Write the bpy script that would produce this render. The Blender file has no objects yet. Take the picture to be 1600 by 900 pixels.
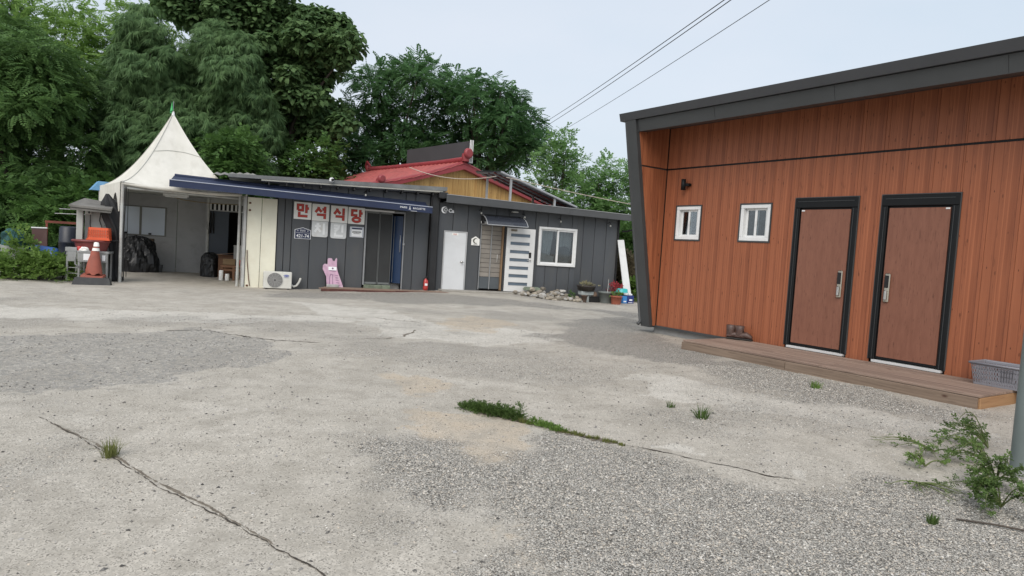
import bpy, math, random
import numpy as np
from mathutils import Vector, Matrix
random.seed(7); RNG = np.random.default_rng(7)
sc = bpy.context.scene
COL = sc.collection
R = math.radians

# ------------------------------------------------------------------ camera
cam_d = bpy.data.cameras.new('camera'); cam = bpy.data.objects.new('camera', cam_d); COL.objects.link(cam)
cam_d.sensor_fit = 'HORIZONTAL'; cam_d.sensor_width = 36.0; cam_d.lens = 36.0 * 1050 / 1600
cam_d.clip_start = 0.05; cam_d.clip_end = 2000
PITCH, ROLL = R(3.16), R(3.65)
fw = Vector((0, math.cos(PITCH), -math.sin(PITCH))); up0 = Vector((0, math.sin(PITCH), math.cos(PITCH))); rt0 = Vector((1, 0, 0))
rt = rt0 * math.cos(ROLL) + up0 * math.sin(ROLL)
up = up0 * math.cos(ROLL) - rt0 * math.sin(ROLL)
cam.matrix_world = Matrix(((rt.x, up.x, -fw.x, 0), (rt.y, up.y, -fw.y, 0), (rt.z, up.z, -fw.z, 1.5), (0, 0, 0, 1)))
sc.camera = cam

# ------------------------------------------------------------------ sky, sun, exposure
SUN_EL, SUN_AZ = R(45), R(195)          # azimuth from +Y towards +X
w = bpy.data.worlds.new('World'); sc.world = w; w.use_nodes = True
nt = w.node_tree; nt.nodes.clear()
o = nt.nodes.new('ShaderNodeOutputWorld'); bg = nt.nodes.new('ShaderNodeBackground'); sky = nt.nodes.new('ShaderNodeTexSky')
sky.sky_type = 'NISHITA'; sky.sun_disc = False; sky.sun_elevation = SUN_EL; sky.sun_rotation = SUN_AZ
sky.air_density = 1.0; sky.dust_density = 5.0; sky.ozone_density = 1.0
mx = nt.nodes.new('ShaderNodeMix'); mx.data_type = 'RGBA'; mx.inputs[0].default_value = 0.72
nt.links.new(sky.outputs[0], mx.inputs[6]); 
tcw = nt.nodes.new('ShaderNodeTexCoord'); mpw = nt.nodes.new('ShaderNodeMapping'); mpw.inputs['Scale'].default_value = (1, 1, 2.2); nt.links.new(tcw.outputs['Generated'], mpw.inputs[0])
cnz = nt.nodes.new('ShaderNodeTexNoise'); cnz.inputs['Scale'].default_value = 2.2; cnz.inputs['Detail'].default_value = 5; nt.links.new(mpw.outputs[0], cnz.inputs['Vector'])
crp = nt.nodes.new('ShaderNodeValToRGB'); nt.links.new(cnz.outputs['Fac'], crp.inputs[0]); crp.color_ramp.elements[0].position = .3; crp.color_ramp.elements[1].position = .7
crp.color_ramp.elements[0].color = (.555, .625, .690, 1); crp.color_ramp.elements[1].color = (.640, .672, .720, 1)
vm = nt.nodes.new('ShaderNodeVectorMath'); vm.operation = 'SCALE'; vm.inputs['Scale'].default_value = 10.0; nt.links.new(crp.outputs[0], vm.inputs[0]); nt.links.new(vm.outputs[0], mx.inputs[7])     # thin cloud veil over the blue
nt.links.new(mx.outputs[2], bg.inputs[0]); bg.inputs[1].default_value = 0.105
nt.links.new(bg.outputs[0], o.inputs[0])
sd = bpy.data.lights.new('sun', 'SUN'); sun = bpy.data.objects.new('sun', sd); COL.objects.link(sun)
sd.energy = 1.5; sd.angle = R(45); sd.color = (1.0, 0.96, 0.9)
sdir = Vector((math.sin(SUN_AZ) * math.cos(SUN_EL), math.cos(SUN_AZ) * math.cos(SUN_EL), math.sin(SUN_EL)))
sun.rotation_euler = (-sdir).to_track_quat('-Z', 'Y').to_euler()
sc.view_settings.view_transform = 'Standard'; sc.view_settings.look = 'None'
sc.view_settings.gamma = 1.0; sc.view_settings.exposure = 0.5; sc.view_settings.use_curve_mapping = False

# ------------------------------------------------------------------ materials
MATS = {}
def NN(t, typ, **kw):
    n = t.nodes.new(typ)
    for k, v in kw.items(): setattr(n, k, v)
    return n
def mathn(t, op, a, b=None, clamp=False):
    n = NN(t, 'ShaderNodeMath', operation=op); n.use_clamp = clamp
    for i, x in enumerate((a, b)):
        if x is None: continue
        if isinstance(x, (int, float)): n.inputs[i].default_value = x
        else: t.links.new(x, n.inputs[i])
    return n.outputs[0]
def mixc(t, f, a, b, mode='MIX'):
    n = NN(t, 'ShaderNodeMix', data_type='RGBA', blend_type=mode)
    for i, x in ((0, f), (6, a), (7, b)):
        if isinstance(x, (int, float)): n.inputs[i].default_value = x
        elif isinstance(x, tuple): n.inputs[i].default_value = (*x[:3], 1)
        else: t.links.new(x, n.inputs[i])
    return n.outputs[2]
def noise(t, vec, scale, detail=4, rough=.55, dim='3D'):
    n = NN(t, 'ShaderNodeTexNoise'); n.inputs['Scale'].default_value = scale; n.inputs['Detail'].default_value = detail; n.inputs['Roughness'].default_value = rough
    if vec is not None: t.links.new(vec, n.inputs['Vector'])
    return n.outputs['Fac']
def ramp(t, fac, stops):
    n = NN(t, 'ShaderNodeValToRGB'); t.links.new(fac, n.inputs[0])
    el = n.color_ramp.elements
    while len(el) < len(stops): el.new(0.5)
    for e, (p, c) in zip(el, stops):
        e.position = p; e.color = (*c, 1) if isinstance(c, tuple) else (c, c, c, 1)
    return n.outputs[0]
def mapping(t, vec, s=(1, 1, 1)):
    n = NN(t, 'ShaderNodeMapping'); t.links.new(vec, n.inputs[0]); n.inputs['Scale'].default_value = s
    return n.outputs[0]
def newmat(name):
    m = bpy.data.materials.new(name); m.use_nodes = True; t = m.node_tree
    return m, t, t.nodes['Principled BSDF']
def bump(t, b, h, strength=.2, dist=.01):
    n = NN(t, 'ShaderNodeBump'); n.inputs['Strength'].default_value = strength; n.inputs['Distance'].default_value = dist
    t.links.new(h, n.inputs['Height']); t.links.new(n.outputs[0], b.inputs['Normal'])
def mat(name, col, rough=.6, var=.15, scale=3.0, metal=0.0, bmp=.15, bscale=60, stretch=(1, 1, 1), stain=None, stain_amt=.35, rand=0.0, spec=.5, alpha=None):
    """generic paint / plastic / metal: mottled colour, blotchy stain, fine relief, per-object shift"""
    if name in MATS: return MATS[name]
    m, t, b = newmat(name)
    tc = NN(t, 'ShaderNodeTexCoord'); oi = NN(t, 'ShaderNodeObjectInfo')
    v = NN(t, 'ShaderNodeVectorMath', operation='ADD'); t.links.new(tc.outputs['Object'], v.inputs[0])
    sc_ = NN(t, 'ShaderNodeVectorMath', operation='SCALE'); sc_.inputs[0].default_value = (17, 31, 23); t.links.new(oi.outputs['Random'], sc_.inputs['Scale'])
    t.links.new(sc_.outputs[0], v.inputs[1]); vec = mapping(t, v.outputs[0], stretch)
    n1 = noise(t, vec, scale, 6)
    c = mixc(t, ramp(t, n1, [(.3, 0.0), (.7, 1.0)]), tuple(x * (1 - var) for x in col), tuple(min(1, x * (1 + var)) for x in col))
    if stain is not None:
        n2 = noise(t, vec, scale * .6 + .7, 8, .7)
        c = mixc(t, ramp(t, n2, [(.5, 0.0), (.68, stain_amt)]), c, stain)
    if rand:
        k = mathn(t, 'ADD', mathn(t, 'MULTIPLY', oi.outputs['Random'], 2 * rand), 1 - rand)
        h = NN(t, 'ShaderNodeHueSaturation'); t.links.new(k, h.inputs['Value']); t.links.new(c, h.inputs['Color']); c = h.outputs[0]
    t.links.new(c, b.inputs['Base Color'])
    b.inputs['Metallic'].default_value = metal; b.inputs['Specular IOR Level'].default_value = spec
    n3 = noise(t, vec, bscale, 3)
    t.links.new(mathn(t, 'ADD', mathn(t, 'MULTIPLY', n1, .2), rough - .1), b.inputs['Roughness'])
    if bmp: bump(t, b, n3, bmp, .004)
    MATS[name] = m; return m
def wood(name, dark, light, grain=(38, 38, 1.6), rough=.55, knots=True, rand=.12, knotc=(.05, .015, .008), bstr=.1):
    if name in MATS: return MATS[name]
    m, t, b = newmat(name)
    tc = NN(t, 'ShaderNodeTexCoord'); oi = NN(t, 'ShaderNodeObjectInfo')
    v = NN(t, 'ShaderNodeVectorMath', operation='ADD'); t.links.new(tc.outputs['Object'], v.inputs[0])
    s_ = NN(t, 'ShaderNodeVectorMath', operation='SCALE'); s_.inputs[0].default_value = (13, 7, 29); t.links.new(oi.outputs['Random'], s_.inputs['Scale'])
    t.links.new(s_.outputs[0], v.inputs[1]); vec = v.outputs[0]
    n1 = noise(t, mapping(t, vec, grain), 1.0, 5, .6)
    n2 = noise(t, mapping(t, vec, tuple(g * .3 for g in grain)), 1.0, 4, .6)
    f = mathn(t, 'ADD', mathn(t, 'MULTIPLY', n1, .6), mathn(t, 'MULTIPLY', n2, .5))
    mid = tuple((a + c) / 2 for a, c in zip(dark, light))
    c = ramp(t, f, [(.36, dark), (.52, mid), (.68, light)])
    n4 = noise(t, mapping(t, vec, tuple(g * 1.9 for g in grain)), 1.0, 2)
    c = mixc(t, ramp(t, n4, [(.62, 0.0), (.72, .6)]), c, tuple(x * .45 for x in dark))
    if knots:
        vo = NN(t, 'ShaderNodeTexVoronoi'); vo.inputs['Scale'].default_value = 1.0
        g = grain; big = max(g); kv = tuple(5.0 if x == big else 2.3 for x in g)
        t.links.new(mapping(t, vec, kv), vo.inputs['Vector'])
        c = mixc(t, ramp(t, vo.outputs['Distance'], [(.03, .85), (.10, 0.0)]), c, knotc)
    h = NN(t, 'ShaderNodeHueSaturation'); t.links.new(c, h.inputs['Color'])
    t.links.new(mathn(t, 'ADD', mathn(t, 'MULTIPLY', oi.outputs['Random'], 2 * rand), 1 - rand), h.inputs['Value'])
    t.links.new(h.outputs[0], b.inputs['Base Color']); b.inputs['Roughness'].default_value = rough
    b.inputs['Specular IOR Level'].default_value = .35
    bump(t, b, n1, bstr, .003)
    MATS[name] = m; return m
def leafmat(name, dark, light, trans=.3):
    if name in MATS: return MATS[name]
    m, t, b = newmat(name)
    ge = NN(t, 'ShaderNodeNewGeometry'); tc = NN(t, 'ShaderNodeTexCoord')
    n1 = noise(t, tc.outputs['Object'], .55, 3)
    f = mathn(t, 'ADD', mathn(t, 'MULTIPLY', ge.outputs['Random Per Island'], .45), mathn(t, 'MULTIPLY', n1, .75))
    c = ramp(t, f, [(.25, dark), (.8, light)])
    t.links.new(c, b.inputs['Base Color']); b.inputs['Roughness'].default_value = .6; b.inputs['Specular IOR Level'].default_value = .2
    tr = NN(t, 'ShaderNodeBsdfTranslucent'); t.links.new(mixc(t, .6, c, tuple(min(1, x * 1.4) for x in light)), tr.inputs[0])
    ms = NN(t, 'ShaderNodeMixShader'); ms.inputs[0].default_value = trans
    t.links.new(b.outputs[0], ms.inputs[1]); t.links.new(tr.outputs[0], ms.inputs[2])
    t.links.new(ms.outputs[0], t.nodes['Material Output'].inputs[0])
    MATS[name] = m; return m
def glassmat(name, tint=(.8, .85, .9), rough=.03, opac=.0):
    if name in MATS: return MATS[name]
    m, t, b = newmat(name)
    g = NN(t, 'ShaderNodeBsdfGlossy'); g.inputs['Roughness'].default_value = rough; g.inputs[0].default_value = (1, 1, 1, 1)
    tr = NN(t, 'ShaderNodeBsdfTransparent'); tr.inputs[0].default_value = (*tint, 1)
    fr = NN(t, 'ShaderNodeFresnel'); fr.inputs[0].default_value = 1.5
    ms = NN(t, 'ShaderNodeMixShader'); t.links.new(mathn(t, 'ADD', fr.outputs[0], .04), ms.inputs[0])
    t.links.new(tr.outputs[0], ms.inputs[1]); t.links.new(g.outputs[0], ms.inputs[2]); t.links.new(ms.outputs[0], t.nodes['Material Output'].inputs[0])
    MATS[name] = m; return m

# ------------------------------------------------------------------ geometry helpers
class Frame:
    def __init__(s, ox, oy, deg): s.o = Vector((ox, oy, 0)); s.a = R(deg); s.c = math.cos(s.a); s.s = math.sin(s.a)
    def w(s, p): return Vector((s.o.x + s.c * p[0] - s.s * p[1], s.o.y + s.s * p[0] + s.c * p[1], p[2]))
    def l(s, p):
        dx, dy = p[0] - s.o.x, p[1] - s.o.y
        return (s.c * dx + s.s * dy, -s.s * dx + s.c * dy, p[2] if len(p) > 2 else 0)
W0 = Frame(0, 0, 0)
FA = Frame(-6.8, 19.3, 20.5)            # long dark facade: x along it, y into it
FT = Frame(-9.95 + .02, 17.2 + .02, 40.5)   # pagoda tent, placed below
_p = FA.w((-3.82, -.8, 0)); FT = Frame(_p.x, _p.y, 40.5)
FB = Frame(5.031, 9.332, -55.95)        # timber-look building: x along its front, y into it
LOC = {}
def setp(ob, label=None, cat=None, group=None, kind=None):
    if label: ob['label'] = label
    if cat: ob['category'] = cat
    if group: ob['group'] = group
    if kind: ob['kind'] = kind
    return ob
def thing(name, fr, base, label, cat, group=None):
    e = bpy.data.objects.new(name, None); COL.objects.link(e); e.empty_display_size = .2
    e.location = fr.w(base); e.rotation_euler = (0, 0, fr.a); LOC[e.name] = Vector(base)
    return setp(e, label, cat, group)
class MB:
    def __init__(s, fr=W0): s.fr = fr; s.v = []; s.f = []; s.sm = []
    def add(s, vs, fs, smooth=False):
        n = len(s.v); s.v += [tuple(map(float, p)) for p in vs]; s.f += [tuple(i + n for i in f) for f in fs]; s.sm += [smooth] * len(fs); return s
    def hexa(s, p, b=0):   # 8 points: bottom ring 0-3 (ccw), top ring 4-7
        return s.add(p, [(3, 2, 1, 0), (4, 5, 6, 7), (0, 1, 5, 4), (1, 2, 6, 5), (2, 3, 7, 6), (3, 0, 4, 7)])
    def box(s, x0, x1, y0, y1, z0, z1, b=0.0):
        if x0 > x1: x0, x1 = x1, x0
        if y0 > y1: y0, y1 = y1, y0
        if z0 > z1: z0, z1 = z1, z0
        b = min(b, (x1 - x0) * .45, (y1 - y0) * .45, (z1 - z0) * .45)
        if b <= 0: return s.hexa([(x0, y0, z0), (x1, y0, z0), (x1, y1, z0), (x0, y1, z0), (x0, y0, z1), (x1, y0, z1), (x1, y1, z1), (x0, y1, z1)])
        V = []; idx = {}
        for i, x in enumerate((x0, x1)):
            for j, y in enumerate((y0, y1)):
                for k, z in enumerate((z0, z1)):
                    sx, sy, sz = (1 - 2 * i) * b, (1 - 2 * j) * b, (1 - 2 * k) * b
                    for a, p in (('x', (x, y + sy, z + sz)), ('y', (x + sx, y, z + sz)), ('z', (x + sx, y + sy, z))):
                        idx[(i, j, k, a)] = len(V); V.append(p)
        F = []
        g = lambda i, j, k, a: idx[(i, j, k, a)]
        for i in (0, 1):
            q = [g(i, 0, 0, 'x'), g(i, 1, 0, 'x'), g(i, 1, 1, 'x'), g(i, 0, 1, 'x')]; F.append(q if i else q[::-1])
        for j in (0, 1):
            q = [g(0, j, 0, 'y'), g(1, j, 0, 'y'), g(1, j, 1, 'y'), g(0, j, 1, 'y')]; F.append(q[::-1] if j else q)
        for k in (0, 1):
            q = [g(0, 0, k, 'z'), g(1, 0, k, 'z'), g(1, 1, k, 'z'), g(0, 1, k, 'z')]; F.append(q if k else q[::-1])
        for j in (0, 1):
            for k in (0, 1):
                F.append([g(0, j, k, 'y'), g(1, j, k, 'y'), g(1, j, k, 'z'), g(0, j, k, 'z')][::1 if (j != k) else -1])
        for i in (0, 1):
            for k in (0, 1):
                F.append([g(i, 0, k, 'x'), g(i, 1, k, 'x'), g(i, 1, k, 'z'), g(i, 0, k, 'z')][::-1 if (i != k) else 1])
        for i in (0, 1):
            for j in (0, 1):
                F.append([g(i, j, 0, 'x'), g(i, j, 1, 'x'), g(i, j, 1, 'y'), g(i, j, 0, 'y')][::1 if (i != j) else -1])
        for i in (0, 1):
            for j in (0, 1):
                for k in (0, 1):
                    F.append([g(i, j, k, 'x'), g(i, j, k, 'y'), g(i, j, k, 'z')][::1 if (i + j + k) % 2 else -1])
        return s.add(V, F)
    def tube(s, pts, r, n=8, closed=False, smooth=True):
        P = [Vector(p) for p in pts]; m = len(P); V = []; Fc = []
        rs = r if isinstance(r, (list, tuple)) else [r] * m
        ref = None
        for i in range(m):
            d = (P[(i + 1) % m] - P[i - 1]) if closed else (P[min(i + 1, m - 1)] - P[max(i - 1, 0)])
            if d.length < 1e-9: d = Vector((0, 0, 1))
            d.normalize()
            if ref is None: ref = Vector((0, 0, 1)) if abs(d.z) < .9 else Vector((1, 0, 0))
            u = ref - d * ref.dot(d)
            if u.length < 1e-4: u = d.orthogonal()
            u.normalize(); ref = u; v_ = d.cross(u)
            for k in range(n):
                a = 2 * math.pi * k / n; V.append(P[i] + (u * math.cos(a) + v_ * math.sin(a)) * rs[i])
        for i in range(m if closed else m - 1):
            for k in range(n):
                a, b_ = i * n + k, i * n + (k + 1) % n; c, d_ = ((i + 1) % m) * n + (k + 1) % n, ((i + 1) % m) * n + k
                Fc.append((a, b_, c, d_))
        s.add(V, Fc, smooth)
        if not closed:
            s.add(V[:n], [tuple(range(n))[::-1]]); s.add(V[-n:], [tuple(range(n))])
        return s
    def lathe(s, cx, cy, prof, n=20, smooth=True, cap=True, sx=1, sy=1):
        V = []; Fc = []
        for r, z in prof:
            for k in range(n):
                a = 2 * math.pi * k / n; V.append((cx + r * sx * math.cos(a), cy + r * sy * math.sin(a), z))
        for i in range(len(prof) - 1):
            for k in range(n): Fc.append((i * n + k, i * n + (k + 1) % n, (i + 1) * n + (k + 1) % n, (i + 1) * n + k))
        s.add(V, Fc, smooth)
        if cap:
            s.add(V[:n], [tuple(range(n))[::-1]]); s.add(V[-n:], [tuple(range(n))])
        return s
    def prism(s, poly, y0, y1):    # poly in (x,z), ccw seen from -y; extruded y0 (front) to y1 (back)
        n = len(poly); V = [(x, y0, z) for x, z in poly] + [(x, y1, z) for x, z in poly]
        return s.add(V, [tuple(range(n)), tuple(range(n, 2 * n))[::-1]] + [(i, i + n, (i + 1) % n + n, (i + 1) % n) for i in range(n)])
    def disc(s, cx, y0, cz, r0, r1, y1=None, n=28):     # ring facing -y
        y1 = y0 + .004 if y1 is None else y1; V = []
        for k in range(n):
            a = 2 * math.pi * k / n; c, d = math.cos(a), math.sin(a)
            V += [(cx + r0 * c, y0, cz + r0 * d), (cx + r1 * c, y0, cz + r1 * d), (cx + r1 * c, y1, cz + r1 * d), (cx + r0 * c, y1, cz + r0 * d)]
        Fc = []
        for k in range(n):
            a, b_ = 4 * k, 4 * ((k + 1) % n)
            Fc += [(a, a + 1, b_ + 1, b_), (a + 1, a + 2, b_ + 2, b_ + 1), (a + 3, a, b_, b_ + 3)]
        return s.add(V, Fc)
    def grid(s, fn, nu, nv, smooth=True):
        V = [fn(i / nu, j / nv) for j in range(nv + 1) for i in range(nu + 1)]
        return s.add(V, [(j * (nu + 1) + i, j * (nu + 1) + i + 1, (j + 1) * (nu + 1) + i + 1, (j + 1) * (nu + 1) + i) for j in range(nv) for i in range(nu)], smooth)
    def stroke(s, pts, wd, y0, y1):   # polyline in (x,z) with width, a prism strip facing -y
        P = [Vector(p) for p in pts]; n = len(P); Lf = []; Rt = []
        for i in range(n):
            d0 = (P[i] - P[i - 1]).normalized() if i else None; d1 = (P[i + 1] - P[i]).normalized() if i < n - 1 else None
            d0 = d0 or d1; d1 = d1 or d0
            n0 = Vector((-d0.y, d0.x)); n1 = Vector((-d1.y, d1.x)); m = n0 + n1
            m = m / max(.35, m.dot(n0)) if m.length > 1e-6 else n0
            Lf.append(P[i] + m * wd / 2); Rt.append(P[i] - m * wd / 2)
        for i in range(n - 1): s.prism([tuple(Rt[i]), tuple(Rt[i + 1]), tuple(Lf[i + 1]), tuple(Lf[i])], y0, y1)
        return s
    def build(s, name, m, parent=None, label=None, cat=None, group=None, kind=None, origin=None):
        v = np.array(s.v, dtype=float).reshape(-1, 3)
        if origin is None:
            lo, hi = v.min(0), v.max(0); origin = ((lo[0] + hi[0]) / 2, (lo[1] + hi[1]) / 2, lo[2])
        og = Vector(origin); me = bpy.data.meshes.new(name)
        me.from_pydata([tuple(p) for p in (v - np.array(origin))], [], s.f)
        me.polygons.foreach_set('use_smooth', s.sm); me.update()
        ob = bpy.data.objects.new(name, me); COL.objects.link(ob)
        if isinstance(m, str): m = MATS[m]
        me.materials.append(m); LOC[ob.name] = og
        if parent is not None:
            ob.parent = parent; ob.location = og - LOC[parent.name]
        else:
            ob.location = s.fr.w(og); ob.rotation_euler = (0, 0, s.fr.a)
        return setp(ob, label, cat, group, kind)
def npmesh(name, V, Fq, m, parent=None, smooth=False):
    """fast mesh from arrays; Fq (k,3) or (k,4)"""
    me = bpy.data.meshes.new(name); nv, (nf, k) = len(V), Fq.shape
    me.vertices.add(nv); me.vertices.foreach_set('co', V.astype(np.float32).ravel())
    me.loops.add(nf * k); me.loops.foreach_set('vertex_index', Fq.astype(np.int32).ravel())
    me.polygons.add(nf); me.polygons.foreach_set('loop_start', np.arange(0, nf * k, k, dtype=np.int32))
    me.polygons.foreach_set('use_smooth', np.full(nf, smooth)); me.update(calc_edges=True)
    ob = bpy.data.objects.new(name, me); COL.objects.link(ob); me.materials.append(m)
    if parent is not None: ob.parent = parent
    return ob
def text_mb(fr, s, size, cx, y, z, squeeze=1.0, bold=0.0):
    cu = bpy.data.curves.new('text_tmp', 'FONT'); cu.body = s; cu.size = size; cu.align_x = 'CENTER'; cu.align_y = 'CENTER'; cu.extrude = .002; cu.offset = bold; cu.resolution_u = 3
    ob = bpy.data.objects.new('text_tmp', cu); COL.objects.link(ob)
    dg = bpy.context.evaluated_depsgraph_get(); me = bpy.data.meshes.new_from_object(ob.evaluated_get(dg))
    mb = MB(fr); mb.add([(cx + p.co.x * squeeze, y - p.co.z, z + p.co.y) for p in me.vertices], [tuple(f.vertices) for f in me.polygons])
    bpy.data.objects.remove(ob); bpy.data.curves.remove(cu); bpy.data.meshes.remove(me)
    return mb

def marks(x0, x1, z0, z1, n, y):      # tiny print too blurred to read: short stacked strokes
    mb = MB(FA); w_ = (x1 - x0) / n; rr = random.Random(int(x0 * 100))
    for i in range(n):
        a = x0 + i * w_; b_ = a + w_ * .78; h = z1 - z0
        for f in (.08, .5, .92): mb.stroke([(a, z0 + h * f), (a + (b_ - a) * rr.uniform(.6, 1), z0 + h * f)], h * .13, y, y + .003)
        mb.stroke([(b_ - h * .08, z0), (b_ - h * .08, z1)], h * .13, y - .0006, y + .003)
    return mb.v, mb.f

# ------------------------------------------------------------------ terrain
_ctl = [(0, 0, 0), (-3, 3, 0), (3, 3, .05), (0, 6, .05), (-4, 7, .02), (-7, 9, .02), (-9, 13, .03), (0, 11, .05), (0, 16, .06), (-5, 15, .03),
        (3.7, 5, .11), (5.02, 7.08, .135), (4.0, 8.6, .135), (2.72, 10.48, .135), (2.9, 12.5, .12), (6.3, 6, .15), (3.2, 9.9, .135), (4.5, 7.9, .135), (3.2, 15, .06), (-11.5, 15.5, .08), (-12, 18, .1)]
for s_, y_, z_ in [(-4.5, -1.5, .03), (-3.9, -.5, .06), (-3, 3, .12), (-1, 0, 0), (-1, 3, .1), (.5, -.3, .0), (2.5, -.3, .05), (4.8, -.4, .12), (7, -.5, .13), (8.3, -.5, .02), (10, -.8, -.03), (11, -.3, 0), (13, 0, .0), (12, -3, -.02)]:
    q = FA.w((s_, y_, 0)); _ctl.append((q.x, q.y, z_))
_C = np.array(_ctl)
def gz(x, y):
    x = np.asarray(x, float); y = np.asarray(y, float); d2 = (x[..., None] - _C[:, 0]) ** 2 + (y[..., None] - _C[:, 1]) ** 2
    wt = 1 / (d2 + .35) ** 1.7
    far = 1 / (1 + (np.maximum(0, np.hypot(x + 2, y - 10) - 14) / 6) ** 2)
    return (wt * _C[:, 2]).sum(-1) / wt.sum(-1) * far
def g1(x, y): return float(gz(np.array([x]), np.array([y]))[0])
def gf(fr, x, y):
    q = fr.w((x, y, 0)); return g1(q.x, q.y)
def vnoise(x, y, seed=0):     # smooth value noise, numpy
    r = np.random.default_rng(seed).random((64, 64)); xi = np.floor(x).astype(int); yi = np.floor(y).astype(int); fx = x - xi; fy = y - yi
    fx = fx * fx * (3 - 2 * fx); fy = fy * fy * (3 - 2 * fy); a = lambda i, j: r[(xi + i) % 64, (yi + j) % 64]
    return (a(0, 0) * (1 - fx) + a(1, 0) * fx) * (1 - fy) + (a(0, 1) * (1 - fx) + a(1, 1) * fx) * fy
def fbm(x, y, f, seed=0, o=4):
    t = 0; a = .5; n = 0
    for k in range(o): t = t + a * vnoise(x * f + 7 * k, y * f + 3 * k, seed + k); n += a; f *= 2.1; a *= .55
    return t / n
def sdist(x, y, poly):        # >0 inside
    P = np.array(poly); n = len(P); d = np.full(x.shape, 1e9); ins = np.zeros(x.shape, bool)
    for i in range(n):
        ax, ay = P[i]; bx, by = P[(i + 1) % n]; ex, ey = bx - ax, by - ay
        t = np.clip(((x - ax) * ex + (y - ay) * ey) / (ex * ex + ey * ey), 0, 1)
        d = np.minimum(d, np.hypot(x - ax - t * ex, y - ay - t * ey))
        cr = ((ay > y) != (by > y)) & (x < ex * (y - ay) / (ey if abs(ey) > 1e-9 else 1e-9) + ax); ins ^= cr
    return np.where(ins, d, -d)
GR = [[(-.86, 4.84), (-.4, 4.95), (-.01, 4.57), (.38, 5.3), (.96, 5.08), (1.79, 4.43), (2.9, 4.69), (4.59, 5.18), (2.47, 2.7), (1.2, 1.2), (.33, 1.5), (-.05, 3.24), (-.46, 3.67), (-.89, 4.13)],
      [(.38, 11.47), (1.44, 14.68), (3.81, 19.34), (2.7, 13.2), (2.81, 10.64), (4.0, 8.19), (4.93, 6.83), (4.32, 6.3), (3.12, 7.05), (2.13, 8.64), (1.0, 9.85)],
      [(-6.31, 17.9), (-1.88, 19.93), (1.81, 18.65), (3.06, 17.59), (.37, 17.55), (-3.11, 16.4), (-5.72, 16.25)]]
DARK = [[(-7.2, 7.2), (-6.01, 8.53), (-5.15, 9.03), (-4.74, 10.0), (-3.42, 9.54), (-2.97, 8.51), (-2.86, 7.59), (-3.07, 6.92), (-3.35, 6.32), (-3.89, 5.86), (-5.2, 5.4)]]
PALE = [[(-9.5, 10.6), (-7.59, 11.71), (-6.14, 11.74), (-4.65, 12.26), (-2.84, 12.58), (-2.69, 11.9), (-4.24, 11.19), (-6.04, 10.59), (-7.7, 9.39)],
        [(1.02, 5.16), (1.4, 5.28), (1.89, 4.94), (2.27, 4.72), (2.9, 4.7), (1.92, 4.43), (1.49, 4.7)],
        [(1.58, 7.89), (2.58, 7.47), (3.7, 6.86), (4.25, 6.02), (3.44, 5.45), (2.49, 6.28), (1.51, 6.83)],
        [(-5.11, 15.37), (-3.39, 14.92), (-.65, 12.14), (1.17, 11.7), (-.32, 9.89), (-1.78, 10.65), (-3.37, 12.75)]]
TAN = [[(-1.45, 7.13), (-1.11, 7.64), (-.51, 7.45), (-.4, 6.95), (-.93, 6.48)], [(-1.62, 12.46), (-.78, 14.23), (-.08, 13.38), (-.4, 11.63), (-1.13, 11.25)],
       [(-.78, 5.9), (.02, 5.55), (.08, 4.92), (-.19, 4.63), (-.64, 4.93)], [(.17, 3.11), (.61, 3.38), (.92, 3.32), (.62, 3.04), (.26, 2.94)]]
def field(x, y, polys, soft, wob, seed):
    m = np.zeros(x.shape); nz = (fbm(x, y, 1.1, seed, 6) - .5) * 2 * wob + (fbm(x, y, 6.5, seed + 50, 3) - .5) * .5 * wob
    for p in polys: m = np.maximum(m, np.clip((sdist(x, y, p) + nz) / soft + .5, 0, 1))
    return m * m * (3 - 2 * m)
def masks(x, y):
    g = np.maximum(field(x, y, GR, .4, .7, 3), .6 * np.clip((fbm(x, y, .55, 21, 6) - .50) * 6, 0, 1))
    return g, field(x, y, PALE, .22, .6, 5), field(x, y, TAN, .5, .7, 9), field(x, y, DARK, .25, .5, 13)
def axis(lo, hi, st, far):
    c = list(np.arange(lo, hi + st / 2, st)); a = st
    while c[-1] < far: a *= 1.35; c.append(c[-1] + a)
    a = st
    while c[0] > -far: a *= 1.35; c.insert(0, c[0] - a)
    return np.array(c)
gx, gy = axis(-12.5, 7, .08, 600), axis(1.2, 22, .08, 600)
X, Y = np.meshgrid(gx, gy); Zg = gz(X, Y)
near = np.exp(-((np.maximum(0, np.hypot(X + 2, Y - 9) - 13)) / 4) ** 2)
mg, mp, mt, md = masks(X, Y)
Zg = Zg + near * ((fbm(X, Y, .9, 31, 3) - .5) * .03 + (fbm(X, Y, 5, 35, 3) - .5) * .008 * (1 + mg + md))
nx = len(gx); ii = np.arange(len(gy) - 1)[:, None] * nx + np.arange(nx - 1)[None]
Fg = np.stack([ii, ii + 1, ii + 1 + nx, ii + nx], -1).reshape(-1, 4)
gm, t, b = newmat('worn_concrete_yard')
tc = NN(t, 'ShaderNodeTexCoord'); P_ = tc.outputs['Object']
at = NN(t, 'ShaderNodeAttribute', attribute_name='patches'); sp = NN(t, 'ShaderNodeSeparateColor'); t.links.new(at.outputs['Color'], sp.inputs[0])
n_a = noise(t, P_, 1.3, 8, .62); n_b = noise(t, P_, 9, 6, .6); n_c = noise(t, P_, 55, 4, .6)
vo = NN(t, 'ShaderNodeTexVoronoi'); vo.inputs['Scale'].default_value = 125; t.links.new(P_, vo.inputs['Vector'])
vo2 = NN(t, 'ShaderNodeTexVoronoi'); vo2.inputs['Scale'].default_value = 150; t.links.new(P_, vo2.inputs['Vector'])
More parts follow.
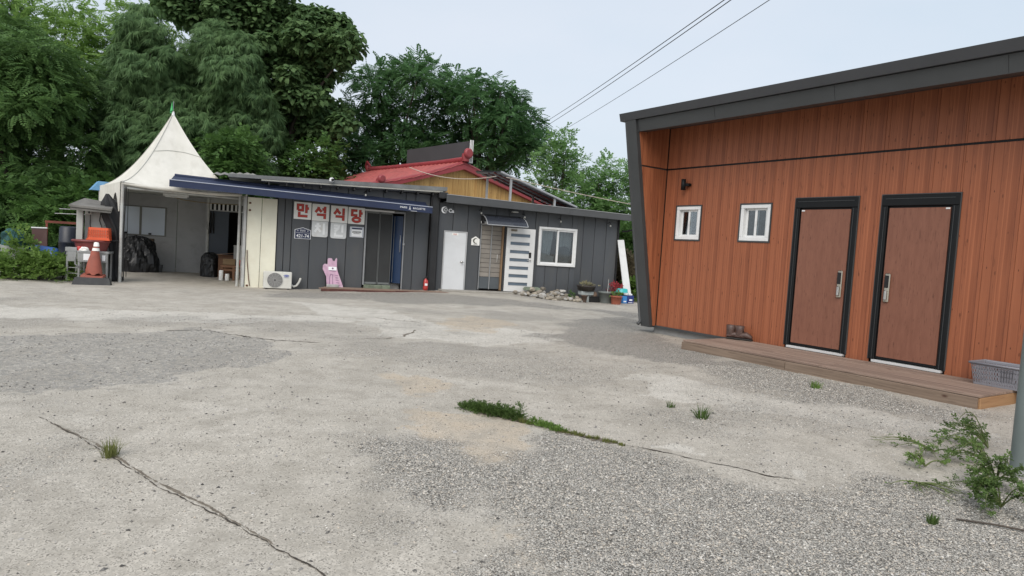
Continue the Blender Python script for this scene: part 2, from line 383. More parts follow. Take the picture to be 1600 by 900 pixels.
n_d = noise(t, P_, 3.4, 10, .68); n_e = noise(t, P_, 24, 6, .65); n_f = noise(t, P_, 11, 8, .7)
def firm(v, k=1.1): return ramp(t, mathn(t, 'ADD', v, mathn(t, 'MULTIPLY', mathn(t, 'SUBTRACT', n_f, .5), k)), [(.40, 0.0), (.60, 1.0)])
p_pale, p_tan, p_dark = firm(sp.outputs['Green']), firm(sp.outputs['Blue'], 1.4), firm(at.outputs['Alpha'], 1.3)
con = ramp(t, n_a, [(.3, (.43, .398, .345)), (.55, (.515, .480, .422)), (.75, (.59, .556, .498))])
con = mixc(t, ramp(t, n_d, [(.36, .65), (.54, 0.0)]), con, (.33, .303, .258))
con = mixc(t, ramp(t, n_e, [(.40, .45), (.56, 0.0)]), con, (.27, .25, .215))
con = mixc(t, mathn(t, 'MULTIPLY', p_pale, mathn(t, 'ADD', mathn(t, 'MULTIPLY', n_d, .9), .05)), con, mixc(t, n_b, (.55, .525, .472), (.70, .675, .62)))
con = mixc(t, mathn(t, 'MULTIPLY', p_tan, ramp(t, n_d, [(.35, .2), (.6, .65)])), con, mixc(t, n_b, (.42, .335, .235), (.54, .445, .335)))
con = mixc(t, mathn(t, 'MULTIPLY', p_dark, ramp(t, n_e, [(.36, 1.0), (.6, .15)])), con, mixc(t, n_b, (.13, .129, .122), (.31, .303, .287)))
sx_ = NN(t, 'ShaderNodeSeparateColor'); t.links.new(vo.outputs['Color'], sx_.inputs[0])
grv = ramp(t, sx_.outputs['Red'], [(.05, (.22, .212, .192)), (.35, (.50, .48, .435)), (.62, (.60, .575, .522)), (.8, (.60, .52, .43)), (.95, (.72, .70, .65))])
grv = mixc(t, ramp(t, vo.outputs['Distance'], [(.36, 0.0), (.72, .9)]), grv, (.055, .052, .047))
gfac = mathn(t, 'MULTIPLY', sp.outputs['Red'], ramp(t, mathn(t, 'ADD', n_c, mathn(t, 'MULTIPLY', sp.outputs['Red'], .18)), [(.44, 0.0), (.62, 1.0)]))
trk = noise(t, mapping(t, P_, (1.5, .22, 1)), 1.0, 7, .65)
con = mixc(t, ramp(t, trk, [(.54, 0.0), (.70, .40)]), con, (.30, .277, .238))
c = mixc(t, gfac, con, grv)
sx2 = NN(t, 'ShaderNodeSeparateColor'); t.links.new(vo2.outputs['Color'], sx2.inputs[0])
fleck = mathn(t, 'MULTIPLY', ramp(t, sx2.outputs['Green'], [(.66, 0.0), (.70, 1.0)]), ramp(t, n_e, [(.42, .12), (.60, .95)]))
vo3 = NN(t, 'ShaderNodeTexVoronoi'); vo3.inputs['Scale'].default_value = 48; t.links.new(P_, vo3.inputs['Vector']); sx3 = NN(t, 'ShaderNodeSeparateColor'); t.links.new(vo3.outputs['Color'], sx3.inputs[0])
fleck = mathn(t, 'MAXIMUM', fleck, mathn(t, 'MULTIPLY', mathn(t, 'MULTIPLY', ramp(t, sx3.outputs['Blue'], [(.80, 0.0), (.82, 1.0)]), ramp(t, vo3.outputs['Distance'], [(.22, 1.0), (.34, 0.0)])), ramp(t, n_d, [(.4, .2), (.55, 1.0)])))
c = mixc(t, mathn(t, 'MULTIPLY', fleck, .8), c, (.10, .093, .08))
t.links.new(c, b.inputs['Base Color']); b.inputs['Roughness'].default_value = .9; b.inputs['Specular IOR Level'].default_value = .25
hgt = mathn(t, 'ADD', mathn(t, 'MULTIPLY', mathn(t, 'MULTIPLY', vo.outputs['Distance'], gfac), -1.2), mathn(t, 'MULTIPLY', n_c, .4))
bump(t, b, mathn(t, 'ADD', hgt, mathn(t, 'MULTIPLY', n_e, .5)), .6, .012)
ground = npmesh('ground', np.stack([X, Y, Zg], -1).reshape(-1, 3), Fg, gm, smooth=True)
ca = ground.data.color_attributes.new('patches', 'FLOAT_COLOR', 'POINT')
ca.data.foreach_set('color', np.stack([mg, mp, mt, md], -1).astype(np.float32).ravel())
setp(ground, 'worn pale concrete yard with gravelly and patched areas', 'ground', kind='structure')
def gtop(x, y):
    i = int(np.clip(np.searchsorted(gx, x), 1, nx - 1)); j = int(np.clip(np.searchsorted(gy, y), 1, len(gy) - 1))
    fx = (x - gx[i - 1]) / (gx[i] - gx[i - 1]); fy = (y - gy[j - 1]) / (gy[j] - gy[j - 1])
    return float((Zg[j - 1, i - 1] * (1 - fx) + Zg[j - 1, i] * fx) * (1 - fy) + (Zg[j, i - 1] * (1 - fx) + Zg[j, i] * fx) * fy)
def gt(fr, x, y):
    q = fr.w((x, y, 0)); return gtop(q.x, q.y)

# loose gravel: thousands of pebbles nobody could count
def pebbles(name, n, region, size, dens, cols, label, seed):
    r = np.random.default_rng(seed); x = r.uniform(region[0], region[1], n * 6); d = r.random(n * 6) ** 1.25; y = region[2] + (region[3] - region[2]) * d
    a, b_, c_, e_ = masks(x, y); keep = r.random(len(x)) < dens(a, b_, c_, e_); x, y = x[keep][:n], y[keep][:n]; n = len(x)
    ix = np.clip(np.searchsorted(gx, x), 1, nx - 1); iy = np.clip(np.searchsorted(gy, y), 1, len(gy) - 1)
    z = Zg[iy, ix]; s = size * (0.5 + r.random(n) ** 2.2 * 1.6)
    base = np.array([(1, 0, -.3), (0, 1, -.3), (-1, 0, -.3), (0, -1, -.3), (0, 0, .7)])
    j = base[None] * (0.75 + .5 * r.random((n, 5, 1))) + r.normal(0, .12, (n, 5, 3))
    an = r.uniform(0, 6.28, n); ca_, sa = np.cos(an), np.sin(an); el = 1 + r.random(n) * .5
    vx = j[..., 0] * el[:, None]; vy = j[..., 1]
    V = np.stack([x[:, None] + s[:, None] * (vx * ca_[:, None] - vy * sa[:, None]), y[:, None] + s[:, None] * (vx * sa[:, None] + vy * ca_[:, None]), z[:, None] + s[:, None] * (j[..., 2] * .8 + .2)], -1)
    f = np.array([(0, 1, 4), (1, 2, 4), (2, 3, 4), (3, 0, 4)])
    Fq = (np.arange(n)[:, None, None] * 5 + f[None]).reshape(-1, 3)
    m, t, b = newmat(name + '_stone'); ge = NN(t, 'ShaderNodeNewGeometry')
    t.links.new(ramp(t, ge.outputs['Random Per Island'], cols), b.inputs['Base Color']); b.inputs['Roughness'].default_value = .85
    return setp(npmesh(name, V.reshape(-1, 3), Fq, m), label, 'gravel', kind='stuff')
pebbles('gravel', 90000, (-3.2, 5.2, 1.5, 9), .0037, lambda g, p, tn, d: g * g * .9 + .035 + .25 * d, [(0, (.07, .068, .062)), (.25, (.27, .26, .237)), (.6, (.47, .45, .41)), (.8, (.48, .42, .345)), (.95, (.58, .56, .52))], 'loose grey gravel spread over the near concrete', 3)
pebbles('gravel', 9000, (-7, 5, 1.5, 13), .006, lambda g, p, tn, d: .22 + .5 * d, [(0, (.05, .048, .045)), (.5, (.13, .125, .118)), (.8, (.26, .25, .24)), (1, (.42, .41, .4))], 'scattered dark grit over the bare concrete', 4)

# cracks filled with dirt
dirt = mat('crack_dirt', (.05, .042, .033), .95, .4, 30, bmp=.6, bscale=90)
dirt2 = mat('soil_brown', (.15, .128, .10), .95, .35, 25, bmp=.6, bscale=90)
def crack(pts, wd, m, label, seed, jit=.03):
    r = random.Random(seed); P = [Vector(p) for p in pts]; mb = MB(); L_, R_ = [], []
    fine = []
    for a, b_ in zip(P[:-1], P[1:]):
        k = max(2, int((b_ - a).length / .018))
        for i in range(k): fine.append(a.lerp(b_, i / k))
    fine.append(P[-1]); n = len(fine); off = 0; wv_ = .5
    for i, p in enumerate(fine):
        d = (fine[min(i + 1, n - 1)] - fine[max(i - 1, 0)]).normalized(); nn = Vector((-d.y, d.x)); off = off * .86 + r.uniform(-jit, jit) * .35; wv_ = wv_ * .75 + r.random() * .25
        e = min(1, i / 4, (n - 1 - i) / 4); w_ = wd * max(.02, (wv_ - .28) * 3.2 + r.uniform(-.25, .25)) * max(.05, e)
        for lst, q in ((L_, p + nn * (off + w_ / 2)), (R_, p + nn * (off - w_ / 2))): lst.append((q.x, q.y, gtop(q.x, q.y) + .004))
    mb.add(L_ + R_, [(n + i, n + i + 1, i + 1, i) for i in range(n - 1)])
    return mb.build('ground_crack', m, None, label, 'crack', kind='structure')
crack([(-3.52, 5.02), (-3.14, 4.75), (-2.8, 4.5), (-2.29, 4.07), (-1.89, 3.75), (-1.57, 3.53), (-1.26, 3.29), (-1.04, 3.1), (-.8, 2.92), (-.3, 2.45)], .0085, dirt, 'long dark crack crossing the near concrete beside the lone grass tuft', 1, .016)
crack([(-3.3, 4.87), (-2.8, 4.53), (-2.3, 4.1), (-1.6, 3.57), (-1.05, 3.14)], .016, dirt2, 'brown soil washed along the long crack', 11, .012)
crack([(-.37, 6.1), (.02, 5.79), (.34, 5.55), (.59, 5.35), (.87, 5.16), (1.1, 5.04), (1.3, 4.88), (1.5, 4.74), (1.69, 4.62), (1.82, 4.49), (2.0, 4.46)], .016, dirt, 'dark slab joint running away from the weed strip', 2, .02)
crack([(-.3, 6.05), (.02, 5.79), (.34, 5.55), (.59, 5.35), (.9, 5.15)], .09, dirt2, 'brown soil under the weed strip', 22, .02)
crack([(-5.01, 9.69), (-4.5, 9.89), (-3.8, 9.57), (-3.42, 9.4), (-2.6, 9.3)], .03, dirt, 'dark crack along the far edge of the grey patch', 3, .05)
crack([(-2.24, 9.96), (-1.88, 10.07), (-1.65, 10.48), (-1.55, 11.29)], .03, dirt2, 'curved hairline crack in the middle of the yard', 4, .05)
crack([(-2.61, 12.89), (-2.13, 12.59), (-1.64, 12.55)], .03, dirt2, 'short hairline crack far across the yard', 5, .05)

# ================================================================== timber-look building on the right
def cladding_mat(name, dark, light, half=.1665):
    m, t, b = newmat(name); tc = NN(t, 'ShaderNodeTexCoord'); oi = NN(t, 'ShaderNodeObjectInfo')
    at_ = NN(t, 'ShaderNodeAttribute', attribute_name='print_shift', attribute_type='OBJECT')
    se = NN(t, 'ShaderNodeSeparateXYZ'); t.links.new(tc.outputs['Object'], se.inputs[0])
    zz = mathn(t, 'ADD', se.outputs['Z'], at_.outputs['Fac'])
    xn = mathn(t, 'ADD', mathn(t, 'DIVIDE', se.outputs['X'], 2 * half), .5)
    co = NN(t, 'ShaderNodeCombineXYZ'); t.links.new(se.outputs['X'], co.inputs[0]); t.links.new(zz, co.inputs[2])
    t.links.new(mathn(t, 'MULTIPLY', oi.outputs['Random'], .02), co.inputs[1])
    wv_ = noise(t, mapping(t, co.outputs[0], (2, 2, 1.2)), 1, 3); xw = mathn(t, 'ADD', xn, mathn(t, 'MULTIPLY', mathn(t, 'SUBTRACT', wv_, .5), .07))
    prof = ramp(t, xw, [(0, .40), (.03, .66), (.17, .64), (.30, .56), (.325, .18), (.345, .60), (.475, .55), (.495, 1.0), (.52, .52), (.60, .60), (.635, .95), (.66, .46), (.80, .42), (.86, .40), (.875, .0), (.895, .56), (1, .60)])
    g1_ = noise(t, mapping(t, co.outputs[0], (70, 70, 1.3)), 1, 5, .6); g2_ = noise(t, mapping(t, co.outputs[0], (22, 22, .9)), 1, 4, .6)
    f = mathn(t, 'ADD', mathn(t, 'MULTIPLY', prof, .75), mathn(t, 'ADD', mathn(t, 'MULTIPLY', mathn(t, 'SUBTRACT', g1_, .5), .40), mathn(t, 'MULTIPLY', mathn(t, 'SUBTRACT', g2_, .5), .50)))
    mid = tuple((a + c) / 2 for a, c in zip(dark, light)); c = ramp(t, f, [(.05, dark), (.42, mid), (.85, light)])
    ds_ = noise(t, mapping(t, co.outputs[0], (95, 95, 5.5)), 1, 2); msk = ramp(t, xw, [(.22, 0.0), (.34, 1.0), (.46, 1.0), (.5, 0.0), (.8, 0.0), (.86, 1.0), (.93, .6), (1, 0.0)])
    c = mixc(t, mathn(t, 'MULTIPLY', ramp(t, ds_, [(.60, 0.0), (.68, .55)]), msk), c, tuple(x * .38 for x in dark))
    kn_ = None
    for kx, kz, rx, rz, per in ((.14, .30, .018, .017, .93), (.42, .24, .03, .03, .93), (.70, .78, .014, .014, 1.37)):
        fr_ = mathn(t, 'MULTIPLY', mathn(t, 'FRACT', mathn(t, 'DIVIDE', zz, per)), per)
        a_ = mathn(t, 'POWER', mathn(t, 'DIVIDE', mathn(t, 'SUBTRACT', xn, kx), rx), 2); b2 = mathn(t, 'POWER', mathn(t, 'DIVIDE', mathn(t, 'SUBTRACT', fr_, kz), rz), 2)
        k1 = ramp(t, mathn(t, 'ADD', a_, b2), [(.3, .85 if rx < .025 else .5), (1.0, 0.0)]); kn_ = k1 if kn_ is None else mathn(t, 'MAXIMUM', kn_, k1)
    c = mixc(t, kn_, c, (.05, .014, .007))
    grime = noise(t, tc.outputs['Object'], .8, 6, .7)
    c = mixc(t, ramp(t, grime, [(.5, 0.0), (.8, .22)]), c, (.16, .10, .075))
    h = NN(t, 'ShaderNodeHueSaturation'); t.links.new(c, h.inputs['Color']); t.links.new(mathn(t, 'ADD', mathn(t, 'MULTIPLY', oi.outputs['Random'], .08), .96), h.inputs['Value'])
    t.links.new(h.outputs[0], b.inputs['Base Color']); b.inputs['Roughness'].default_value = .48; b.inputs['Specular IOR Level'].default_value = .3
    bump(t, b, g1_, .12, .003); return m
M_clad = cladding_mat('wood_print_cladding', (.165, .050, .025), (.42, .148, .070))
M_finw = wood('fin_wood', (.17, .05, .024), (.40, .145, .068), grain=(52, 52, .8), rough=.48, rand=.06)
M_dgrey = mat('charcoal_trim', (.045, .048, .05), .45, .1, 2, bmp=.03)
M_black = mat('black_trim', (.007, .008, .009), .5, .2, 4, bmp=.03, spec=.25)
M_white = mat('white_pvc', (.72, .73, .73), .35, .04, 4, bmp=.02, stain=(.45, .43, .38), stain_amt=.25)
M_doorw = wood('brown_door_skin', (.175, .072, .046), (.228, .099, .064), grain=(34, 34, 4.5), rough=.45, knots=False, rand=.03, bstr=.05)
M_glass = glassmat('window_glass', (.75, .8, .82))
M_dglass = mat('dark_glass', (.02, .024, .026), .08, .2, 2, bmp=0)
M_steel = mat('brushed_steel', (.55, .55, .54), .3, .08, 8, metal=1.0, bmp=.04)
M_conc = mat('grey_block', (.27, .27, .265), .9, .15, 8, bmp=.4)
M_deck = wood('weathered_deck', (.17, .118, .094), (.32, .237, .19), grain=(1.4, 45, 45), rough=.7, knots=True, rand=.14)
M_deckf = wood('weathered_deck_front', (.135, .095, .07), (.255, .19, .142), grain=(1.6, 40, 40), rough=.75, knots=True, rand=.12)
M_decke = wood('deck_end_fresh', (.26, .135, .062), (.40, .24, .125), grain=(40, 1.6, 40), rough=.7, knots=True, rand=.05)
ZB = .26
X0, X1 = -4.05, 4.4
bb = thing('timber_building', FB, (0, 1.5, .1), 'flat-roofed building clad in orange-brown wood boards with charcoal roof edge', 'building')
OPEN = [(-3.756, -3.155, 1.882, 2.523), (-2.35, -1.737, 1.888, 2.527), (-1.317, -.335, ZB, 2.58), (0.0, .97, ZB, 2.585)]
pw = .333
def clad(x0, x1, z0, z1):
    segs = [(z0, z1)]
    for a, c_, l, h in OPEN:
        if x1 <= a + .002 or x0 >= c_ - .002: continue
        ns = []
        for s0, s1 in segs:
            if h <= s0 or l >= s1: ns.append((s0, s1)); continue
            if l > s0 + .01: ns.append((s0, l))
            if h < s1 - .01: ns.append((h, s1))
        segs = ns
    for s0, s1 in segs:
        xc = X0 + pw * (math.floor(((x0 + x1) / 2 - X0) / pw) + .5)
        ob = MB(FB).box(x0 + .0015, x1 - .0015, 0, .022, s0, s1, .0025).build('cladding_board', M_clad, bb, origin=(xc, 0, ZB)); nb_ = int((xc - X0) / pw)
        ob['print_shift'] = .37 * (nb_ // 4) + .013 * nb_ + (.55 if z0 > 3 else 0.0)
oe = [e for a in OPEN for e in a[:2]]
edges = sorted([e for e in (X0 + i * pw for i in range(int((X1 - X0) / pw) + 1)) if min(abs(e - q) for q in oe) > .015] + oe)
for a, c_ in zip(edges[:-1], edges[1:]):
    clad(a, c_, ZB, 3.18); clad(a, c_, 3.21, 4.12)
MB(FB).box(X0, X1, .012, .03, 3.17, 3.22).build('seam_channel', M_black, bb)
# carcass behind the boards
core = MB(FB)
xs = sorted(set([X0 - .2, X1] + [e for a in OPEN for e in a[:2]]))
for a, c_ in zip(xs[:-1], xs[1:]):
    op = [q for q in OPEN if q[0] < (a + c_) / 2 < q[1]]
    if not op: core.box(a, c_, .03, .15, ZB - .02, 4.1)
    else:
        if op[0][2] > ZB + .1: core.box(a, c_, .03, .15, ZB - .02, op[0][2])
        core.box(a, c_, .03, .15, op[0][3], 4.1)
core.box(X0 - .2, X0 - .05, .15, 3.2, ZB - .02, 4.1).box(X1 - .15, X1, .15, 3.2, ZB - .02, 4.1).box(X0 - .2, X1, 3.2, 3.35, ZB - .02, 4.1).box(X0 - .2, X1, .15, 3.35, ZB - .02, ZB + .05)
core.build('wall', M_black, bb)
# slanted side fin: flush at the foot, leaning out 0.8 m at the top
PT, PBm = -.80, -.10
def fy(z): return PBm + (PT - PBm) * (z - .26) / (3.79 - .26)
fin = MB(FB); zt = 4.08
fin.hexa([(X0 - .20, fy(ZB), ZB), (X0 - .022, fy(ZB), ZB), (X0 - .022, .2, ZB), (X0 - .20, .2, ZB), (X0 - .20, fy(zt), zt), (X0 - .022, fy(zt), zt), (X0 - .022, .2, zt), (X0 - .20, .2, zt)])
fin.build('side_fin', M_dgrey, bb)
k = 3
for z0, z1 in ((ZB, 3.18), (3.21, 4.0)):      # vertical boards lining the fin's inner face
    for i in range(k):
        fa, fb_ = i / k, (i + 1) / k
        q = []
        for z in (z0, z1):
            ya = fy(z) + .03
            q += [(X0 - .021, ya * (1 - fa) + .0, z), (X0 - .002, ya * (1 - fa), z), (X0 - .002, ya * (1 - fb_) - .003, z), (X0 - .021, ya * (1 - fb_) - .003, z)]
        MB(FB).hexa(q).build('fin_board', M_finw, bb)
MB(FB).box(X0 - .02, X0 + .012, -.012, .0, ZB, 4.0).build('corner_trim', M_black, bb)
MB(FB).hexa([(X0 - .24, fy(ZB) - .05, ZB - .03), (X0 - .015, fy(ZB) - .05, ZB - .03), (X0 - .015, fy(ZB) + .03, ZB - .03), (X0 - .24, fy(ZB) + .03, ZB - .03),
             (X0 - .24, fy(4.0) - .05, 4.0), (X0 - .015, fy(4.0) - .05, 4.0), (X0 - .015, fy(4.0) + .03, 4.0), (X0 - .24, fy(4.0) + .03, 4.0)]).build('fin_edge_trim', M_dgrey, bb)
MB(FB).tube([(X0 - .27, fy(4.0) - .02, 4.02), (X0 - .27, fy(2) - .03, 2), (X0 - .26, fy(.3) - .04, .32), (X0 - .27, fy(.3) - .1, .26)], .035, 8).build('downpipe', M_dgrey, bb)
# roof edge: sloping fascia under a gutter lip
roof = MB(FB)
roof.hexa([(X0 - .26, PT - .0, 3.785), (X1 + .2, PT - .0, 3.785), (X1 + .2, PT + .18, 3.80), (X0 - .26, PT + .18, 3.80), (X0 - .26, PT - .05, 3.985), (X1 + .2, PT - .05, 3.985), (X1 + .2, PT + .18, 4.0), (X0 - .26, PT + .18, 4.0)])
roof.build('fascia', M_dgrey, bb)
MB(FB).hexa([(X0 - .40, PT - .10, 3.992), (X1 + .3, PT - .10, 3.992), (X1 + .3, 3.6, 3.992), (X0 - .40, 3.6, 3.992), (X0 - .40, PT - .14, 4.125), (X1 + .3, PT - .14, 4.125), (X1 + .3, 3.6, 4.16), (X0 - .40, 3.6, 4.16)]).build('gutter', mat('roof_edge_metal', (.045, .047, .052), .4, .08, 2, bmp=.02), bb)
MB(FB).box(X0 - .02, X1 + .2, PT + .17, .0, 3.945, 3.99).build('soffit', M_dgrey, bb)
for i, x in enumerate((-2.35, -.35, 1.65)): MB(FB).hexa([(x, PT - .002, 3.79), (x + .003, PT - .002, 3.79), (x + .003, PT + .01, 3.79), (x, PT + .01, 3.79), (x, PT - .052, 3.98), (x + .003, PT - .052, 3.98), (x + .003, PT - .03, 3.98), (x, PT - .03, 3.98)]).build('fascia_joint', M_black, bb)
# footing
MB(FB).box(X0 - .1, X1, .05, 3.2, -.2, ZB - .025, .01).build('footing', M_conc, bb)
MB(FB).box(X0 - .2, X1, -.03, .05, ZB - .03, ZB + .01).build('base_flashing', M_dgrey, bb)
# windows
def pvc_window(x0, x1, z0, z1, slide):
    wdw = MB(FB).box(x0, x1, -.012, .02, z0, z0 + .022).box(x0, x1, -.012, .02, z1 - .022, z1).box(x0, x0 + .022, -.012, .02, z0 + .022, z1 - .022).box(x1 - .022, x1, -.012, .02, z0 + .022, z1 - .022).build('window', M_dgrey, bb)
    a, c_, l, h = x0 + .022, x1 - .022, z0 + .022, z1 - .022; t_ = .062
    f = MB(FB); f.box(a, c_, -.008, .12, l, l + t_, .006).box(a, c_, -.008, .12, h - t_, h, .006).box(a, a + t_, -.008, .12, l + t_, h - t_, .006).box(c_ - t_, c_, -.008, .12, l + t_, h - t_, .006)
    f.build('frame', M_white, wdw)
    m_ = (a + c_) / 2
    for q0, q1, y in ((a + t_, m_ + .03, .055), (m_ - .03 + slide, c_ - t_ + 0, .03)):
        s_ = MB(FB); w_ = .045
        s_.box(q0, q0 + w_, y, y + .022, l + t_, h - t_, .004).box(q1 - w_, q1, y, y + .022, l + t_, h - t_, .004).box(q0 + w_, q1 - w_, y, y + .022, l + t_, l + t_ + .03, .004).box(q0 + w_, q1 - w_, y, y + .022, h - t_ - .03, h - t_, .004)
        s_.build('sash', M_white, wdw)
        MB(FB).box(q0 + w_, q1 - w_, y + .009, y + .013, l + t_ + .03, h - t_ - .03).build('pane', M_glass, wdw)
    MB(FB).box(m_ - .012, m_ + .012, .018, .03, (l + h) / 2 - .04, (l + h) / 2 + .04).build('latch', M_white, wdw)
    return wdw
pvc_window(*OPEN[0], .0); pvc_window(*OPEN[1], .0)
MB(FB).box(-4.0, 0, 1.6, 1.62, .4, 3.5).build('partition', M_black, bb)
# doors
def entry_door(x0, x1, z1, handle_right, label):
    d = MB(FB); z0 = .325; fwid = .085
    d.box(x0, x0 + fwid, -.035, .11, z0, z1 - .15, .008).box(x1 - fwid, x1, -.035, .11, z0, z1 - .15, .008).box(x0, x1, -.035, .11, z1 - .15, z1, .008)
    door = d.build('door', M_black, bb, label)
    MB(FB).box(x0 - .012, x0, -.022, .03, z0, z1 + .012).box(x1, x1 + .012, -.022, .03, z0, z1 + .012).box(x0, x1, -.022, .03, z1, z1 + .012).build('outer_trim', M_dgrey, door)
    MB(FB).box(x0 + fwid + .01, x1 - fwid - .01, -.02, .01, z1 - .135, z1 - .11).build('head_groove', M_dgrey, door)
    MB(FB).box(x0 + fwid, x1 - fwid, .0, .07, z0 + .012, z1 - .152, .004).build('leaf_edge', M_black, door)
    MB(FB).box(x0 + fwid + .016, x1 - fwid - .016, -.012, .004, z0 + .045, z1 - .175, .003).build('leaf', M_doorw, door)
    MB(FB).box(x0 + .06, x1 - .02, -.055, .09, .289, z0 - .002, .003).build('sill', mat('sill_alu', (.62, .63, .63), .4, .05, 6, metal=.2, bmp=0), door)
    MB(FB).box(x0 + .05, x0 + .056, -.040, -.034, z0, z1 - .16).box(x1 - .056, x1 - .05, -.040, -.034, z0, z1 - .16).box(x0 + .05, x1 - .05, -.040, -.034, z1 - .055, z1 - .049).build('step_highlight', M_dgrey, door)  # thin paler strip paints in a highlight along the frame's step
    hx = x1 - fwid - .085 if handle_right else x0 + fwid + .085
    hz = ZB + 1.06
    lk = MB(FB).box(hx - .036, hx + .036, -.045, -.012, hz - .2, hz + .2, .014).build('lock', mat('lock_satin', (.5, .47, .4), .28, .05, 4, metal=.9, bmp=0), door)
    MB(FB).box(hx - .029, hx + .029, -.052, -.044, hz + .0, hz + .17, .006).build('keypad', mat('keypad_black', (.01, .01, .011), .12, .1, 3, bmp=0), lk)
    MB(FB).box(hx - .02, hx + .02, -.075, -.044, hz - .17, hz - .03, .012).build('pull', M_steel, lk)
    for s_ in (x0 + fwid + .03, x1 - fwid - .03):
        pass
    cx_ = (x0 + fwid + .05) if handle_right else (x1 - fwid - .05)
    MB(FB).box(cx_ - .025, cx_ + .025, -.018, -.011, z1 - .2, z1 - .18).build('hinge_cap', M_white, door)
    return door
entry_door(-1.317, -.335, 2.58, True, 'brown wood-grain door with its lock on the side nearer the other door')
entry_door(.0, .97, 2.585, False, 'brown wood-grain door nearest the grey basket')
# wall lamp
wl = thing('wall_lamp', FB, (-3.54, -.05, 2.79), 'slim black tube wall lamp above the small window by the fin', 'lamp')
MB(FB).lathe(-3.55, -.09, [(.0, 2.79), (.042, 2.79), (.042, 2.985), (.0, 2.985)], 16).build('shade', M_black, wl)
MB(FB).box(-3.52, -3.44, -.09, -.0, 2.86, 2.91, .006).build('bracket', M_black, wl)
# deck
DZ = .285
dk = thing('deck_step', FB, (0, -.8, .16), 'low weathered wooden deck step along the timber building', 'deck')
nb = 9
for i in range(nb):
    y0 = -1.26 + i * 1.2 / nb
    for x0, x1 in (((-2.25, .02), (.024, 1.87)) if i % 2 == 0 else ((-2.25, -.95), (-.946, 1.87))):
        MB(FB).box(x0, x1, y0 + .003, y0 + 1.2 / nb - .003, DZ - .028, DZ + random.uniform(-.002, .002), .003).build('deck_board', M_deck, dk)
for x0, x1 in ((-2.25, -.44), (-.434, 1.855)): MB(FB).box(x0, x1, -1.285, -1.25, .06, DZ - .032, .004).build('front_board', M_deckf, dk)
MB(FB).box(1.845, 1.875, -1.248, -.06, .06, DZ - .032, .004).build('end_board', M_decke, dk)
MB(FB).box(-2.25, -2.22, -1.248, -.06, .06, DZ - .032, .004).build('end_board', M_decke, dk)
MB(FB).box(-2.15, 1.8, -1.2, -.1, .06, DZ - .06).build('underframe', M_black, dk)
# basket
bk = thing('plastic_basket', FB, (1.9, -.33, DZ), 'grey perforated plastic basket on the end of the deck', 'basket')
M_bask = mat('grey_plastic', (.21, .21, .235), .5, .08, 5, bmp=.02)
def basket(cx, cy, z, lx, ly, h):
    rim = MB(FB); a, c_ = lx / 2, ly / 2; tp = 1.12
    def P(u, v, hh): s_ = 1 + (tp - 1) * hh; return (cx + u * a * s_, cy + v * c_ * s_, z + h * hh)
    MB(FB).hexa([P(-1, -1, 0), P(1, -1, 0), P(1, 1, 0), P(-1, 1, 0), P(-1, -1, .04), P(1, -1, .04), P(1, 1, .04), P(-1, 1, .04)]).build('base', M_bask, bk)
    for (p, q, nm, n) in (((-1, -1), (1, -1), 'side', 26), ((1, -1), (1, 1), 'side', 14), ((1, 1), (-1, 1), 'side', 26), ((-1, 1), (-1, -1), 'side', 14)):
        mb = MB(FB); dirn = Vector((q[0] - p[0], q[1] - p[1], 0)); inw = Vector((-dirn.y, dirn.x, 0)).normalized() * .02
        def quad(f0, f1, h0, h1, ins):
            L0 = [P(p[0] + (q[0] - p[0]) * f, p[1] + (q[1] - p[1]) * f, hh) for f, hh in ((f0, h0), (f1, h0), (f1, h1), (f0, h1))]
            L1 = [(v[0] + inw.x * ins, v[1] + inw.y * ins, v[2]) for v in L0]
            mb.hexa([L0[0], L0[1], L1[1], L1[0], L0[3], L0[2], L1[2], L1[3]])
        rows = [.04, .16, .20, .36, .42, .58, .64, .80, .86, 1.0]
        for r0, r1 in ((.04, .10), (.26, .32), (.48, .54), (.70, .78), (.9, 1.0)): quad(0, 1, r0, r1, .25)
        for i in range(n + 1): quad(max(0, i / n - .009), min(1, i / n + .009), .1, .9, .15)
        quad(.40, .60, .3, .85, .18)
        mb.build(nm, M_bask, bk)
    rp = [P(-1.03, -1.05, 1), P(1.03, -1.05, 1), P(1.03, 1.05, 1), P(-1.03, 1.05, 1)]
    MB(FB).tube(rp, .014, 6, closed=True).build('rim', M_bask, bk)
basket(1.80, -.24, DZ + .003, .66, .36, .25)
